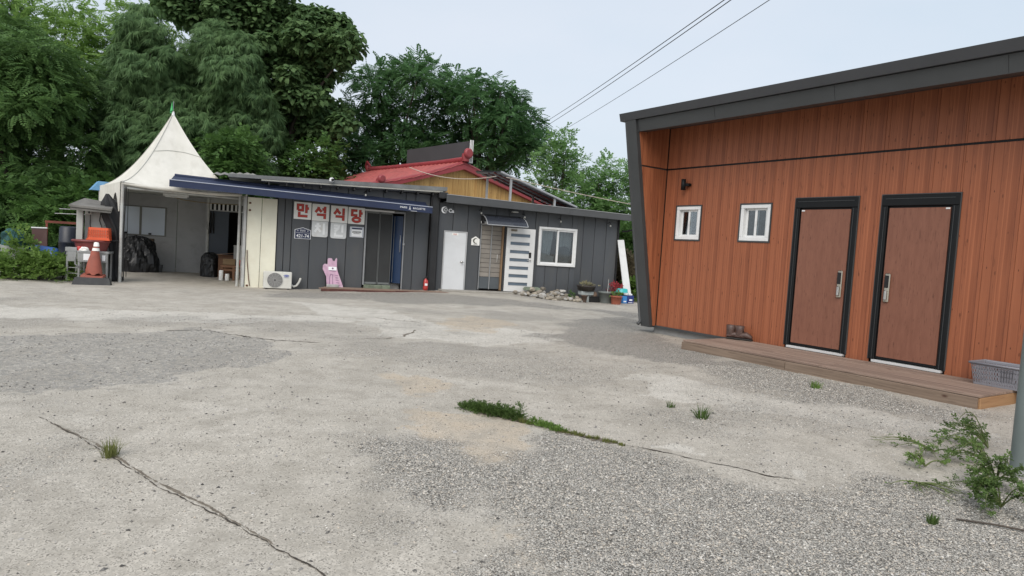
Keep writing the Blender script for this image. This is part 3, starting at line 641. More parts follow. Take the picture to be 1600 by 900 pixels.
# boots left on the deck
M_boot = mat('brown_leather', (.075, .042, .034), .5, .3, 20, bmp=.2, bscale=90, stain=(.2, .17, .15))
M_sole = mat('boot_sole', (.02, .018, .016), .8, .2, 10)
def boot(x, y, yaw, label):
    fr = Frame(*FB.w((x, y, 0)).xy, -55.95 + yaw); e = thing('work_boot', fr, (0, 0, DZ), label, 'boot', 'boots on the deck')
    b_ = MB(fr)
    ring = [(-.13, .045, .035), (-.11, .055, .06), (-.04, .058, .085), (.05, .06, .10), (.1, .05, .075), (.135, .03, .05)]
    V = []; n = 12
    for sx, wy, hz in ring:
        for k_ in range(n):
            a = 2 * math.pi * k_ / n; V.append((sx, wy * math.cos(a) * (1.0), DZ + .025 + hz * (.5 + .5 * math.sin(a)) * 1.15))
    b_.add(V, [(i * n + k_, i * n + (k_ + 1) % n, (i + 1) * n + (k_ + 1) % n, (i + 1) * n + k_) for i in range(len(ring) - 1) for k_ in range(n)], True)
    b_.add(V[:n], [tuple(range(n))[::-1]]); b_.add(V[-n:], [tuple(range(n))])
    b_.lathe(-.07, 0, [(.056, DZ + .05), (.058, DZ + .14), (.066, DZ + .225), (.056, DZ + .232), (.046, DZ + .14), (.02, DZ + .10)], 14, sx=1.15)
    b_.build('upper', M_boot, e)
    MB(fr).box(-.14, .145, -.06, .06, DZ + .001, DZ + .03, .018).build('sole', M_sole, e)
    lc = MB(fr)
    for i in range(4): lc.tube([(-.01 + i * .022, -.03, DZ + .135 - i * .012), (-.0 + i * .022, .0, DZ + .15 - i * .012), (-.01 + i * .022, .03, DZ + .135 - i * .012)], .004, 5)
    lc.build('laces', M_sole, e)
boot(-2.12, -.17, 35, 'worn brown work boot on the deck, nearer the small windows'); boot(-1.98, -.13, 20, 'worn brown work boot on the deck, nearer the doors')

# ================================================================== long dark facade: restaurant
M_pan = mat('grey_steel_panel', (.068, .074, .082), .45, .10, 1.2, bmp=.10, bscale=7, stretch=(1, 1, .3), stain=(.10, .098, .092), stain_amt=.45, rand=.08)
M_gap = mat('seam_black', (.008, .008, .009), .7, .1, 3, bmp=0)
M_cream = mat('cream_panel', (.74, .725, .60), .5, .06, 1.5, bmp=.03, stain=(.5, .43, .3), stain_amt=.22)
M_roofm = mat('roof_flashing', (.19, .20, .205), .45, .2, 3, bmp=.06, stain=(.08, .08, .08))
M_alu = mat('aluminium', (.42, .43, .44), .4, .1, 5, metal=.6, bmp=.03)
M_navy = mat('navy_awning_cloth', (.013, .023, .062), .75, .15, 2, bmp=.12, bscale=140, stain=(.04, .05, .09), stain_amt=.3)
M_letw = mat('white_lettering', (.8, .82, .84), .5, .03, 4, bmp=0)
rb = thing('restaurant_building', FA, (2.3, 2, 0), 'low dark grey panel restaurant with red-lettered signs on its wall', 'building')
def panel(x0, x1, z0, z1, y=0.0, m=M_pan, par=rb): MB(FA).box(x0 + .007, x1 - .007, y, y + .045, z0, z1, .006).build('wall_panel', m, par)
for a, c_ in ((-.03, .17), (.17, .37), (.37, .88), (.88, 1.39), (1.39, 1.92), (1.92, 2.44)): panel(a, c_, 0 if a > .4 else -.03, 3.06, 0 if a > .36 else .03)
for a, c_ in ((3.64, 3.94), (3.94, 4.40)): panel(a, c_, .08, 3.06)
for a, c_ in ((2.44, 2.95), (2.95, 3.64)): panel(a, c_, 2.47, 3.06)
MB(FA).box(-.03, 2.44, .07, .2, -.1, 3.06).box(3.64, 4.75, .07, .2, -.1, 3.06).box(2.44, 3.64, .07, .2, 2.45, 3.06).box(-.03, .1, .2, 5.2, -.1, 3.0).box(4.55, 4.75, .2, 5.2, -.1, 3.0).box(-.03, 4.75, 5.2, 5.3, -.1, 3.0).box(2.3, 3.8, 2.2, 2.3, -.1, 2.6).build('wall', M_gap, rb)
rf = MB(FA).hexa([(-1.35, -.34, 3.03), (4.82, -.34, 3.19), (4.82, 5.4, 3.05), (-1.35, 5.4, 2.95), (-1.35, -.36, 3.12), (4.82, -.36, 3.31), (4.82, 5.4, 3.12), (-1.35, 5.4, 3.02)]).build('roof', M_roofm, rb)
MB(FA).hexa([(-.5, -.33, 3.005), (4.7, -.33, 3.14), (4.7, -.03, 3.10), (-.5, -.03, 2.98), (-.5, -.33, 3.045), (4.7, -.33, 3.185), (4.7, -.03, 3.15), (-.5, -.03, 3.03)]).build('soffit', mat('soffit_pale', (.33, .33, .30), .7, .1, 4), rf)
for i in range(11):
    x = -.3 + i * .47; MB(FA).box(x - .02, x + .02, -.31, -.01, 2.9 + .027 * (x + .5), 3.02 + .027 * (x + .5)).build('roof_bracket', M_gap, rf)
# corrugated sheet lying loosely at the roof's end
def sheet(fr, c4, th, rows, m, name, par=None, amp=.02, **kw):
    a, b_, c_, d_ = [Vector(p) for p in c4]; mb = MB(fr); n = rows * 4
    def P(u, v): 
        p = a.lerp(b_, u).lerp(d_.lerp(c_, u), v); p = p + Vector((0, 0, amp * math.sin(u * rows * 2 * math.pi))); return p
    mb.grid(lambda u, v: P(u, v), n, 2); mb.grid(lambda u, v: P(1 - u, v) - Vector((0, 0, th)), n, 2)
    return mb.build(name, m, par, **kw)
M_oldsheet = mat('weathered_sheet', (.20, .20, .19), .7, .3, 2, bmp=.1, stain=(.10, .085, .07))
sheet(FA, [(-1.75, -.25, 3.06), (-.55, -.25, 3.12), (-.75, .8, 3.28), (-1.75, .8, 3.20)], .02, 5, M_oldsheet, 'roof_sheet', rb)
# entrance
M_scr = mat('grey_door_mesh', (.045, .047, .048), .75, .12, 3, bmp=.3, bscale=300, spec=.2)
for a, c_ in ((2.50, 2.885), (2.90, 3.27)):
    d = MB(FA).box(a, a + .012, .03, .06, .23, 2.40).box(c_ - .012, c_, .03, .06, .23, 2.40).box(a + .022, c_ - .022, .03, .06, 2.36, 2.40).box(a + .022, c_ - .022, .03, .06, .23, .29).build('sliding_door', mat('door_stile', (.16, .17, .17), .5, .1, 4), rb)
    MB(FA).box(a + .022, c_ - .022, .040, .050, .29, 2.36).build('mesh_infill', M_scr, d)
MB(FA).box(2.45, 2.495, -.01, .07, .2, 2.46).box(3.615, 3.645, -.03, .07, .1, 2.46).box(2.495, 3.615, -.02, .07, 2.405, 2.46).build('door_frame', mat('door_frame_alu', (.26, .27, .28), .5, .1, 4), rb)
MB(FA).box(2.42, 3.3, -.06, -.02, 2.42, 2.465).build('door_track', M_white, rb)
M_blue = mat('blue_door_paint', (.008, .03, .085), .4, .12, 2, bmp=.03)
bd = MB(FA).hexa([(3.30, .25, .28), (3.60, .06, .28), (3.615, .09, .28), (3.315, .28, .28), (3.30, .25, 2.34), (3.60, .06, 2.34), (3.615, .09, 2.34), (3.315, .28, 2.34)]).build('door', M_blue, rb, 'blue door standing ajar behind the grey sliding doors')
MB(FA).tube([(3.53, .04, 1.25), (3.53, .0, 1.25), (3.53, .0, 1.75), (3.53, .04, 1.75)], .012, 6).build('handle', M_alu, bd)
MB(FA).hexa([(3.36, .205, .30), (3.375, .196, .30), (3.38, .21, .30), (3.365, .219, .30), (3.36, .205, 2.32), (3.375, .196, 2.32), (3.38, .21, 2.32), (3.365, .219, 2.32)]).build('door_rib', M_alu, bd)
MB(FA).box(3.28, 3.615, .28, .9, .0, .27).build('vestibule_step', M_conc, rb)
MB(FA).box(3.60, 3.66, -.05, .0, 1.45, 1.52, .008).build('latch', M_alu, rb)
# pillar between the two parts, floodlight on top
M_pil = mat('black_pillar', (.018, .019, .021), .5, .2, 3, bmp=.1)
MB(FA).box(4.42, 4.66, -.14, .06, .05, 3.12, .01).build('pillar', M_pil, rb)
MB(FA).tube([(4.41, -.17, .35), (4.42, -.17, 2.2), (4.40, -.17, 3.0)], .022, 8).build('downpipe', M_gap, rb)
MB(FA).box(4.58, 4.86, -.38, -.1, 2.96, 3.15, .02).build('gutter_box', M_pil, rb)
# awning
aw = thing('awning', FA, (.8, -.45, 2.6), 'long navy blue awning with white lettering above the restaurant door', 'awning')
def awz(s_): return 2.775 - (s_ + 2.7) / 6.95 * .145
def awb(s_): return 2.95 - (s_ + 2.7) / 6.95 * .19
def aw_s(u): return -2.72 + u * 6.98
MB(FA).grid(lambda u, v: (aw_s(u), -.03 - .87 * v, awb(aw_s(u)) * (1 - v) + awz(aw_s(u)) * v - .025 * math.sin(v * math.pi) * (1 + .3 * math.sin(u * 40))), 60, 6).grid(lambda u, v: (aw_s(1 - u), -.03 - .87 * v, awb(aw_s(1 - u)) * (1 - v) + awz(aw_s(1 - u)) * v - .012 - .025 * math.sin(v * math.pi)), 60, 6).build('canopy', M_navy, aw)
MB(FA).hexa([(-2.72, -.915, awz(-2.72) - .175), (4.26, -.915, awz(4.26) - .18), (4.26, -.90, awz(4.26) - .18), (-2.72, -.90, awz(-2.72) - .175), (-2.72, -.915, awz(-2.72) + .0), (4.26, -.915, awz(4.26)), (4.26, -.90, awz(4.26)), (-2.72, -.90, awz(-2.72))]).build('valance', M_navy, aw)
MB(FA).tube([(-2.72, -.915, awz(-2.72) + .004), (4.26, -.915, awz(4.26) + .004)], .012, 6).build('front_bar', mat('awning_bar', (.35, .38, .45), .4, .05, 4), aw)
for s_ in (-.3, 2.0, 4.1): MB(FA).tube([(s_, -.02, awb(s_) - .1), (s_ - .35, -.45, awz(s_) - .05), (s_, -.88, awz(s_) - .06)], .016, 6).build('folding_arm', M_alu, aw)
MB(FA).tube([(-2.7, -.02, awb(-2.7) + .01), (4.25, -.02, awb(4.25) + .01)], .045, 10).build('roller', M_navy, aw)
wr = text_mb(FA, 'PARIS', .075, 3.40, -.92, awz(3.4) - .085, 1.1, .0); wr2 = text_mb(FA, 'BAGUETTE', .075, 3.86, -.92, awz(3.85) - .085, 1.0, .0)
wr.add(wr2.v, wr2.f); wr.stroke([(3.565, 2.50), (3.585, 2.63), (3.605, 2.50)], .012, -.92, -.916).stroke([(3.568, 2.545), (3.602, 2.545)], .01, -.9215, -.917).stroke([(3.62, 2.475), (3.80, 2.475)], .008, -.92, -.916)
wr.build('lettering', M_letw, aw)
# signs with one syllable each
M_sign = mat('white_signboard', (.82, .82, .79), .45, .05, 3, bmp=.02, stain=(.45, .42, .35), stain_amt=.2)
M_sign2 = mat('faded_signboard', (.62, .64, .65), .55, .08, 3, bmp=.02, stain=(.38, .28, .18), stain_amt=.3)
M_red = mat('red_lettering', (.50, .045, .03), .45, .1, 8, bmp=0)
M_dred = mat('dark_red_outline', (.20, .012, .012), .45, .1, 8, bmp=0)
M_fadew = mat('faded_lettering', (.80, .82, .83), .5, .06, 8, bmp=0)
def ring(cx, cz, rx, rz, n=22): return [(cx + rx * math.cos(2 * math.pi * i / n), cz + rz * math.sin(2 * math.pi * i / n)) for i in range(n + 1)]
GL = {
 'man': [[(.16, .53), (.16, .90), (.50, .90), (.50, .53), (.16, .53)], [(.76, .95), (.76, .34)], [(.76, .68), (.94, .68)], [(.26, .40), (.26, .12), (.86, .12)]],
 'seok': [[(.34, .90), (.33, .78), (.12, .50)], [(.34, .78), (.56, .54)], [(.80, .95), (.80, .46)], [(.60, .74), (.80, .74)], [(.22, .34), (.80, .34), (.80, .05)]],
 'sik': [[(.34, .92), (.33, .78), (.12, .50)], [(.34, .78), (.58, .54)], [(.80, .95), (.80, .44)], [(.22, .34), (.80, .34), (.80, .05)]],
 'dang': [[(.54, .88), (.16, .88), (.16, .53), (.56, .53)], [(.76, .95), (.76, .42)], [(.76, .70), (.94, .70)], ring(.50, .21, .27, .15)],
 'chi': [[(.22, .88), (.44, .88)], [(.10, .72), (.56, .72)], [(.34, .72), (.30, .52), (.10, .26)], [(.33, .56), (.56, .28)], [(.80, .95), (.80, .08)]],
 'kin': [[(.12, .88), (.52, .88), (.48, .66), (.20, .40)], [(.14, .66), (.48, .66)], [(.80, .95), (.80, .36)], [(.24, .34), (.24, .10), (.86, .10)]]}
def signboard(x, z, wd, key, label, faded=False, name='sign_panel'):
    y0 = -.03
    if not faded: sb = MB(FA).box(x, x + wd, y0, -.002, z, z + wd * 1.03, .006).build(name, M_sign, None, label, 'sign', 'sign panels on the restaurant wall')
    else:
        r_ = .06; poly = [(x, z + wd), (x, z + r_)] + [(x + r_ - r_ * math.cos(a), z + r_ - r_ * math.sin(a)) for a in (R(30), R(60))] + [(x + r_, z)] + [(x + wd - r_, z)] + [(x + wd - r_ + r_ * math.sin(a), z + r_ - r_ * math.cos(a)) for a in (R(30), R(60))] + [(x + wd, z + r_), (x + wd, z + wd)]
        sb = MB(FA).prism(poly, y0, -.002).build(name, M_sign2, None, label, 'sign', 'sign panels on the restaurant wall')
    m_ = .045; S = wd - 2 * m_
    sl = [[(x + m_ + px_ * S, z + m_ + pz * S * 1.03) for px_, pz in st] for st in GL[key]]
    if faded:
        a = MB(FA)
        for i, st in enumerate(sl): a.stroke(st, .062, y0 - .003 - .0008 * i, y0)
        a.build('lettering', M_fadew, sb)
    else:
        a = MB(FA); c_ = MB(FA)
        for i, st in enumerate(sl): a.stroke(st, .074, y0 - .003 - .0006 * i, y0); c_.stroke(st, .048, y0 - .009 - .0006 * i, y0 - .004)
        a.build('lettering_outline', M_dred, sb); c_.build('lettering', M_red, sb)
    return sb
signboard(.41, 2.025, .48, 'man', 'white panel with the red syllable above the blue house number')
signboard(.915, 2.01, .48, 'seok', 'white panel with the second red syllable, above a faded white panel')
signboard(1.445, 2.0, .48, 'sik', 'white panel with the third red syllable from the cream wall')
signboard(1.945, 1.995, .48, 'dang', 'white panel with a red syllable ending in a ring')
signboard(.925, 1.545, .455, 'chi', 'faded pale panel with whitish lettering, nearer the house number', True)
signboard(1.455, 1.535, .455, 'kin', 'faded pale panel with whitish lettering, nearer the paper notice', True)
M_navyp = mat('navy_plate', (.012, .02, .07), .4, .1, 4, bmp=0)
hp = [(.455, 1.46), (.905, 1.46), (.905, 1.72), (.86, 1.735), (.68, 1.79), (.50, 1.735), (.455, 1.72)]
hn = MB(FA).prism(hp, -.02, -.002).build('house_number_plate', M_letw, None, 'navy house number plate with white digits under the first sign panel', 'sign')
cx_, cz_ = .68, 1.6
MB(FA).prism([(cx_ + (a - cx_) * .93, cz_ + (c_ - cz_) * .92) for a, c_ in hp], -.024, -.0205).build('plate_face', M_navyp, hn)
tx = text_mb(FA, '421-74', .138, .68, -.0275, 1.54, .9, .0015); tx.add(*marks(.60, .76, 1.675, 1.725, 3, -.0275)); tx.add(*marks(.52, .565, 1.675, 1.71, 1, -.0275)); tx.add(*marks(.80, .845, 1.675, 1.71, 1, -.0275)); tx.stroke([(.49, 1.635), (.87, 1.635)], .006, -.0265, -.0245)
tx.build('lettering', M_letw, hn)
ntc = MB(FA).box(2.01, 2.42, -.025, -.002, 1.60, 1.92, .012).build('notice_board', mat('notice_case', (.5, .53, .58), .4, .06, 4, bmp=0), None, 'small pale notice case with a paper below the last red panel', 'notice')
pp = MB(FA).box(2.06, 2.37, -.031, -.027, 1.63, 1.89).build('paper', M_letw, ntc)
MB(FA).box(2.065, 2.365, -.036, -.032, 1.84, 1.885).build('header_band', M_navyp, ntc)
tl = MB(FA)
for i, (a, c_) in enumerate(((2.09, 2.34), (2.08, 2.35), (2.12, 2.30))):
    for k_ in range(7):
        f0 = a + (c_ - a) * k_ / 7; tl.box(f0, f0 + (c_ - a) / 10, -.035, -.0315, 1.77 - i * .03, 1.785 - i * .03 + (.006 if i == 1 else 0))
tl.build('print_lines', M_gap, ntc)
# security camera and hook lamps under the roof
def cctv(x, z, label):
    e = thing('security_camera', FA, (x, -.42, z), label, 'camera')
    MB(FA).box(x - .08, x + .04, -.50, -.38, z, z + .13, .03).build('housing', M_white, e)
    MB(FA).lathe(0, 0, [(.0, 0), (.038, 0), (.038, .03), (0, .03)], 12).build('lens', M_gap, e)
    o_ = e.children[-1]; o_.location = (.0, -.085, .065); o_.rotation_euler = (R(90), 0, 0)
cctv(1.40, 3.13, 'small white security camera on the restaurant roof edge')
for i, (x, y, z, lab) in enumerate(((2.38, -.1, 2.86, 'small hook lamp under the restaurant roof'), (6.0, -.06, 2.62, 'small hook lamp between the moon sign and the door canopy'), (7.47, -.06, 2.60, 'small hook lamp between the door canopy and the white window'), (8.75, -.06, 2.56, 'small hook lamp above the white window'), (10.6, -.06, 2.55, 'small hook lamp near the far end of the dark wall'))):
    e = thing('hook_lamp', FA, (x, y, z), lab, 'lamp', 'hook lamps under the eaves')
    MB(FA).tube([(x, .0, z + .09), (x, y - .06, z + .12), (x + .02, y - .09, z + .07), (x + .02, y - .09, z + .03)], .012, 6).build('arm', M_gap, e)
    MB(FA).lathe(x + .02, y - .09, [(.005, z - .03), (.03, z - .02), (.026, z + .02), (.01, z + .035)], 10).build('bulb', mat('lamp_bulb', (.45, .45, .42), .3, .05, 3, bmp=0), e)
# AC outdoor unit
ac = thing('air_conditioner', FA, (.04, -.3, 0), 'white outdoor air conditioning unit standing against the cream wall', 'air conditioner')
z0 = .02; M_ac = mat('ac_white', (.62, .62, .58), .4, .05, 3, bmp=.02, stain=(.4, .37, .3), stain_amt=.3)
MB(FA).box(-.34, .42, -.46, -.14, z0, z0 + .47, .014).build('casing', M_ac, ac)
fg = MB(FA); fg.disc(-.03, -.4655, z0 + .235, .0, .205).build('fan_recess', mat('fan_dark', (.03, .03, .032), .6, .1, 5), ac)
gr_ = MB(FA)
for r_ in (.03, .058, .086, .114, .142, .17, .198): gr_.disc(-.03, -.476, z0 + .235, r_, r_ + .011, -.468)
for a in range(12): gr_.stroke([(-.03 + .03 * math.cos(a * .5236), z0 + .235 + .03 * math.sin(a * .5236)), (-.03 + .2 * math.cos(a * .5236), z0 + .235 + .2 * math.sin(a * .5236))], .006, -.4745, -.4685)
gr_.build('fan_grille', mat('grille_grey', (.42, .42, .41), .5, .05, 5, bmp=0), ac)
lv = MB(FA)
for i in range(8): lv.box(-.345, -.339, -.44, -.2, z0 + .06 + i * .048, z0 + .085 + i * .048)
lv.build('side_louvre', M_gap, ac)
lg = MB(FA); lg.prism([(.27 + .075 * math.cos(2 * math.pi * i / 20), z0 + .37 + .03 * math.sin(2 * math.pi * i / 20)) for i in range(20)], -.466, -.461); lg.build('badge', mat('badge_blue', (.03, .06, .3), .4, .05, 4, bmp=0), ac)
text_mb(FA, 'Carrier', .045, .27, -.4675, z0 + .37, 1, 0).build('badge_lettering', M_letw, ac)
text_mb(FA, 'INVERTER', .026, .27, -.463, z0 + .315, 1.1, 0).build('print', mat('badge_blue', (0, 0, 0)), ac)
for x in (-.25, .33): MB(FA).box(x - .03, x + .03, -.47, -.13, -.06, z0).build('foot', M_gap, ac)
MB(FA).tube([(.42, -.3, z0 + .10), (.48, -.3, z0 + .06), (.56, -.28, z0 + .09), (.62, -.22, z0 + .17), (.66, -.15, z0 + .25), (.67, -.12, z0 + .29)], .032, 8).build('pipe', M_ac, ac)
# pink cut-out board leaning on the wall
pk = thing('cutout_board', FA, (1.6, -.3, .05), 'faded pink cut-out board with two ears leaning on the dark wall', 'board')
M_pink = mat('faded_pink', (.50, .32, .43), .7, .18, 7, bmp=.1, stain=(.60, .50, .57), stain_amt=.7)
pol = [(1.40, .10), (1.37, .42), (1.31, .55), (1.27, .62), (1.27, .73), (1.32, .78), (1.40, .77), (1.405, .86), (1.40, .92), (1.43, .95), (1.52, .945), (1.545, .88), (1.60, .87), (1.625, .94), (1.655, .965), (1.67, .92), (1.665, .84), (1.67, .70), (1.70, .56), (1.76, .40), (1.83, .22), (1.87, .10)]
def lean(mb, amt=.18):
    mb.v = [(x, y + (z - .1) * amt, z) for x, y, z in mb.v]; return mb
pol = pol[::-1]
lean(MB(FA).prism(pol, -.33, -.315)).build('board', M_pink, pk)
lean(MB(FA).box(1.43, 1.66, -.338, -.331, .60, .70)).build('label_plate', M_letw, pk)
lk_ = MB(FA); lk_.disc(1.55, -.3425, .655, .0, .025).stroke([(1.46, .585), (1.64, .575)], .012, -.335, -.3308).stroke([(1.47, .16), (1.475, .42), (1.505, .49), (1.555, .47), (1.565, .16)], .012, -.335, -.3308)
for i in range(5): lk_.stroke([(1.62 + i * .012, .46 - i * .07), (1.70 + i * .015, .45 - i * .07)], .010, -.335, -.3308)
lean(lk_).build('markings', mat('purple_ink', (.13, .05, .14), .6, .1, 5, bmp=0), pk)
ws = thing('weight_stone', FA, (1.6, -.42, .06), 'pale stone slab holding the foot of the pink board', 'stone')
MB(FA).hexa([(1.3, -.55, .07), (2.0, -.52, .07), (1.98, -.25, .07), (1.28, -.28, .07), (1.34, -.53, .11), (1.95, -.5, .10), (1.94, -.27, .11), (1.33, -.3, .12)]).build('slab', mat('old_slab', (.2, .19, .18), .9, .3, 8, bmp=.4), ws)
MB(FA).box(1.38, 1.72, -.50, -.36, .115, .20, .015).build('block', mat('old_slab2', (.38, .38, .37), .9, .2, 8, bmp=.4), ws)
# walkway boards along the wall
wk = thing('wooden_walkway', FA, (3.2, -.5, .05), 'narrow worn plank walkway lying along the restaurant wall', 'walkway')
M_wk = wood('walkway_wood', (.12, .075, .055), (.27, .20, .155), grain=(1.6, 40, 40), rough=.8, rand=.15)
M_wke = mat('walkway_edge_paint', (.085, .028, .022), .7, .3, 8, bmp=.2, stain=(.16, .1, .07))
for i in range(4): MB(FA).box(1.15 + .08 * i, 4.95 - .03 * i, -.80 + i * .165, -.80 + i * .165 + .158, .082 + .004 * i, .112 + .004 * (i % 3), .004).build('plank', M_wk, wk)
MB(FA).box(1.2, 3.3, -.835, -.803, .025, .10, .005).build('edge_board', M_wke, wk); MB(FA).box(3.31, 4.95, -.84, -.806, .035, .115, .005).build('edge_board', M_wke, wk)
ds = thing('block_doorstep', FA, (2.86, -.14, .1), 'mossy grey block doorstep before the restaurant sliding doors', 'step')
M_moss = mat('mossy_block', (.17, .20, .15), .9, .25, 6, bmp=.4, stain=(.1, .15, .08))
for i in range(3): MB(FA).box(2.49 + i * .26, 2.742 + i * .26, -.22, .02, .09, .215, .008).build('block', M_moss, ds)
# fire extinguisher
fe = thing('fire_extinguisher', FA, (4.33, -.22, .12), 'red fire extinguisher beside the black pillar', 'fire extinguisher')
M_fe = mat('extinguisher_red', (.45, .05, .045), .35, .12, 6, bmp=.02)
MB(FA).lathe(4.33, -.26, [(.05, .125), (.075, .14), (.078, .2), (.078, .38), (.06, .44), (.025, .47), (.022, .49)], 16).build('cylinder', M_fe, fe)
MB(FA).lathe(4.33, -.26, [(.022, .485), (.022, .53), (.01, .535)], 10).box(4.32, 4.40, -.27, -.25, .53, .545).box(4.32, 4.41, -.27, -.25, .555, .57).build('valve_head', M_gap, fe)
MB(FA).tube([(4.31, -.26, .51), (4.26, -.28, .48), (4.245, -.29, .36), (4.25, -.29, .25)], .012, 6).build('hose', M_gap, fe)
MB(FA).box(4.29, 4.37, -.342, -.335, .27, .34).build('label_sticker', M_letw, fe)

# ================================================================== right-hand house of the facade
hb = thing('grey_house', FA, (7.9, 2, 0), 'low dark grey panel house with a white window beside the restaurant', 'building')
H_OP = [(6.09, 6.90, -.1, 2.30), (8.08, 9.46, 1.08, 2.355)]
hs = [4.70, 5.16, 5.64, 6.07, 6.58, 7.03, 7.49, 7.95, 8.39, 8.83, 9.27, 9.70, 10.13, 10.57, 11.03]
for a, c_ in zip(hs[:-1], hs[1:]):
    cuts = sorted(set([a, c_] + [e for q in H_OP for e in q[:2] if a + .01 < e < c_ - .01]))
    for p0, p1 in zip(cuts[:-1], cuts[1:]):
        segs = [(.0 if p0 > 7.8 else .1, 2.86)]
        for q in H_OP:
            if q[0] - .005 < (p0 + p1) / 2 < q[1] + .005:
                segs = [s_ for s_ in ((segs[0][0], q[2]), (q[3], 2.86)) if s_[1] > s_[0] + .02]
        for z0_, z1_ in segs:
            e0 = .007 if p0 == a else .0; e1 = .007 if p1 == c_ else 0
            MB(FA).box(p0 + e0, p1 - e1, .02, .062, z0_, z1_, .005).build('wall_panel', M_pan, hb)
MB(FA).box(4.76, 6.05, .08, .2, -.15, 2.9).box(6.94, 8.04, .08, .2, -.15, 2.9).box(6.05, 6.94, .08, .2, 2.33, 2.9).box(8.04, 9.5, .08, .2, -.15, 1.05).box(8.04, 9.5, .08, .2, 2.39, 2.9).box(9.5, 11.0, .08, .2, -.15, 2.9).box(10.9, 11.02, .2, 5, -.15, 2.85).box(4.76, 11.0, 5, 5.1, -.15, 2.85).box(6.0, 9.6, 2.4, 2.5, -.1, 2.8).box(4.76, 11., .2, 5, -.15, .05).build('wall', M_gap, hb)
for i in range(6): MB(FA).box(11.022, 11.06, .2 + i * .5, .69 + i * .5, .0, 2.85, .005).build('wall_panel', M_pan, hb)
MB(FA).box(10.99, 11.05, -.03, .07, 0, 2.86, .006).build('corner_trim', M_gap, hb)
M_fas = mat('grey_fascia', (.085, .09, .096), .4, .08, 1.5, bmp=.03, stain=(.05, .05, .05), stain_amt=.25)
def fz(s_, a, b_): return a + (b_ - a) * (s_ - 4.8) / 6.6
for a, c_ in ((4.80, 8.96), (8.965, 11.5)):
    MB(FA).hexa([(a, -.42, fz(a, 2.85, 2.76)), (c_, -.42, fz(c_, 2.85, 2.76)), (c_, -.38, fz(c_, 2.85, 2.76)), (a, -.38, fz(a, 2.85, 2.76)), (a, -.45, fz(a, 3.08, 2.945)), (c_, -.45, fz(c_, 3.08, 2.945)), (c_, -.38, fz(c_, 3.08, 2.945)), (a, -.38, fz(a, 3.08, 2.945))]).build('fascia', M_fas, hb)
MB(FA).hexa([(4.8, -.46, 3.083), (11.5, -.46, 2.947), (11.5, 5.2, 3.1), (4.8, 5.2, 3.2), (4.8, -.46, 3.10), (11.5, -.46, 2.965), (11.5, 5.2, 3.13), (4.8, 5.2, 3.23)]).build('roof', mat('roof_lip', (.30, .31, .32), .45, .1, 3), hb)
MB(FA).hexa([(4.8, -.375, 2.87), (11.45, -.375, 2.78), (11.45, .015, 2.78), (4.8, .015, 2.87), (4.8, -.375, 2.89), (11.45, -.375, 2.80), (11.45, .015, 2.80), (4.8, .015, 2.89)]).build('soffit', M_pan, hb)
# plain white door
M_pd = mat('pale_grey_door', (.64, .66, .68), .45, .04, 1.5, bmp=.02, stain=(.42, .42, .42), stain_amt=.25)
wd_ = MB(FA).box(4.885, 4.915, -.03, .03, .15, 2.0).box(5.61, 5.64, -.03, .03, .15, 2.0).box(4.915, 5.61, -.03, .03, 1.97, 2.0).build('door', mat('door_frame_grey', (.42, .43, .44), .5, .05, 4), hb, 'plain pale grey door with a small plate')
MB(FA).box(4.92, 5.605, -.02, .015, .16, 1.965, .004).build('leaf', M_pd, wd_)
kn = MB(FA).lathe(0, 0, [(.0, 0), (.028, 0), (.03, .02), (.014, .03), (.014, .05), (.034, .06), (.03, .09), (0, .095)], 12).build('knob', M_steel, wd_, origin=(0, 0, 0)); kn.location = Vector((5.49, -.02, 1.05)) - LOC[wd_.name]; kn.rotation_euler = (R(90), 0, 0)
MB(FA).box(5.45, 5.56, -.032, -.021, 1.04, 1.06).build('lever', M_steel, wd_)
MB(FA).box(5.14, 5.34, -.026, -.0205, 1.87, 1.94).build('name_plate', M_sign, wd_)
_mk = MB(FA); _mk.add(*marks(5.18, 5.30, 1.885, 1.925, 3, -.029)); _mk.build('name_plate_lettering', M_red, wd_)
# folding screen door behind the entrance
sdr = thing('folding_screen_door', FA, (6.49, .05, .2), 'folding grey-beige slatted screen door under the curved canopy', 'door')
M_slat = mat('taupe_slat', (.235, .215, .19), .6, .1, 3, bmp=.1, rand=.08)
M_sldk = mat('slat_dark_foot', (.085, .098, .108), .5, .1, 3, bmp=.05)
for a, c_ in ((6.125, 6.46), (6.49, 6.82)):
    for i in range(11):
        zz = .62 + i * .149
        MB(FA).box(a, c_, .07, .085, zz, zz + .138, .003).build('slat', M_slat, sdr)
    MB(FA).box(a, c_, .07, .085, .235, .61, .003).build('kick_panel', M_sldk, sdr)
MB(FA).box(6.095, 6.122, .03, .1, .2, 2.3).box(6.462, 6.488, .05, .095, .22, 2.26).box(6.122, 6.86, .03, .1, 2.262, 2.30).build('frame', M_alu, sdr)
MB(FA).box(6.825, 6.87, -.01, .1, .2, 2.3).build('jamb', mat('jamb_tan', (.25, .16, .09), .6, .15, 4), sdr)
MB(FA).tube([(6.70, .066, 1.12), (6.70, .045, 1.12), (6.70, .045, 1.34), (6.70, .066, 1.34)], .008, 6).build('handle', M_white, sdr)
MB(FA).box(6.09, 6.88, .12, .14, .2, 2.3).build('backing', M_gap, sdr)
stp = MB(FA).box(4.8, 7.95, -.50, .05, .02, .17, .012).build('concrete_step', mat('step_concrete', (.30, .285, .255), .9, .15, 5, bmp=.3), None, 'low concrete step below the pale door and the screen door', 'step')
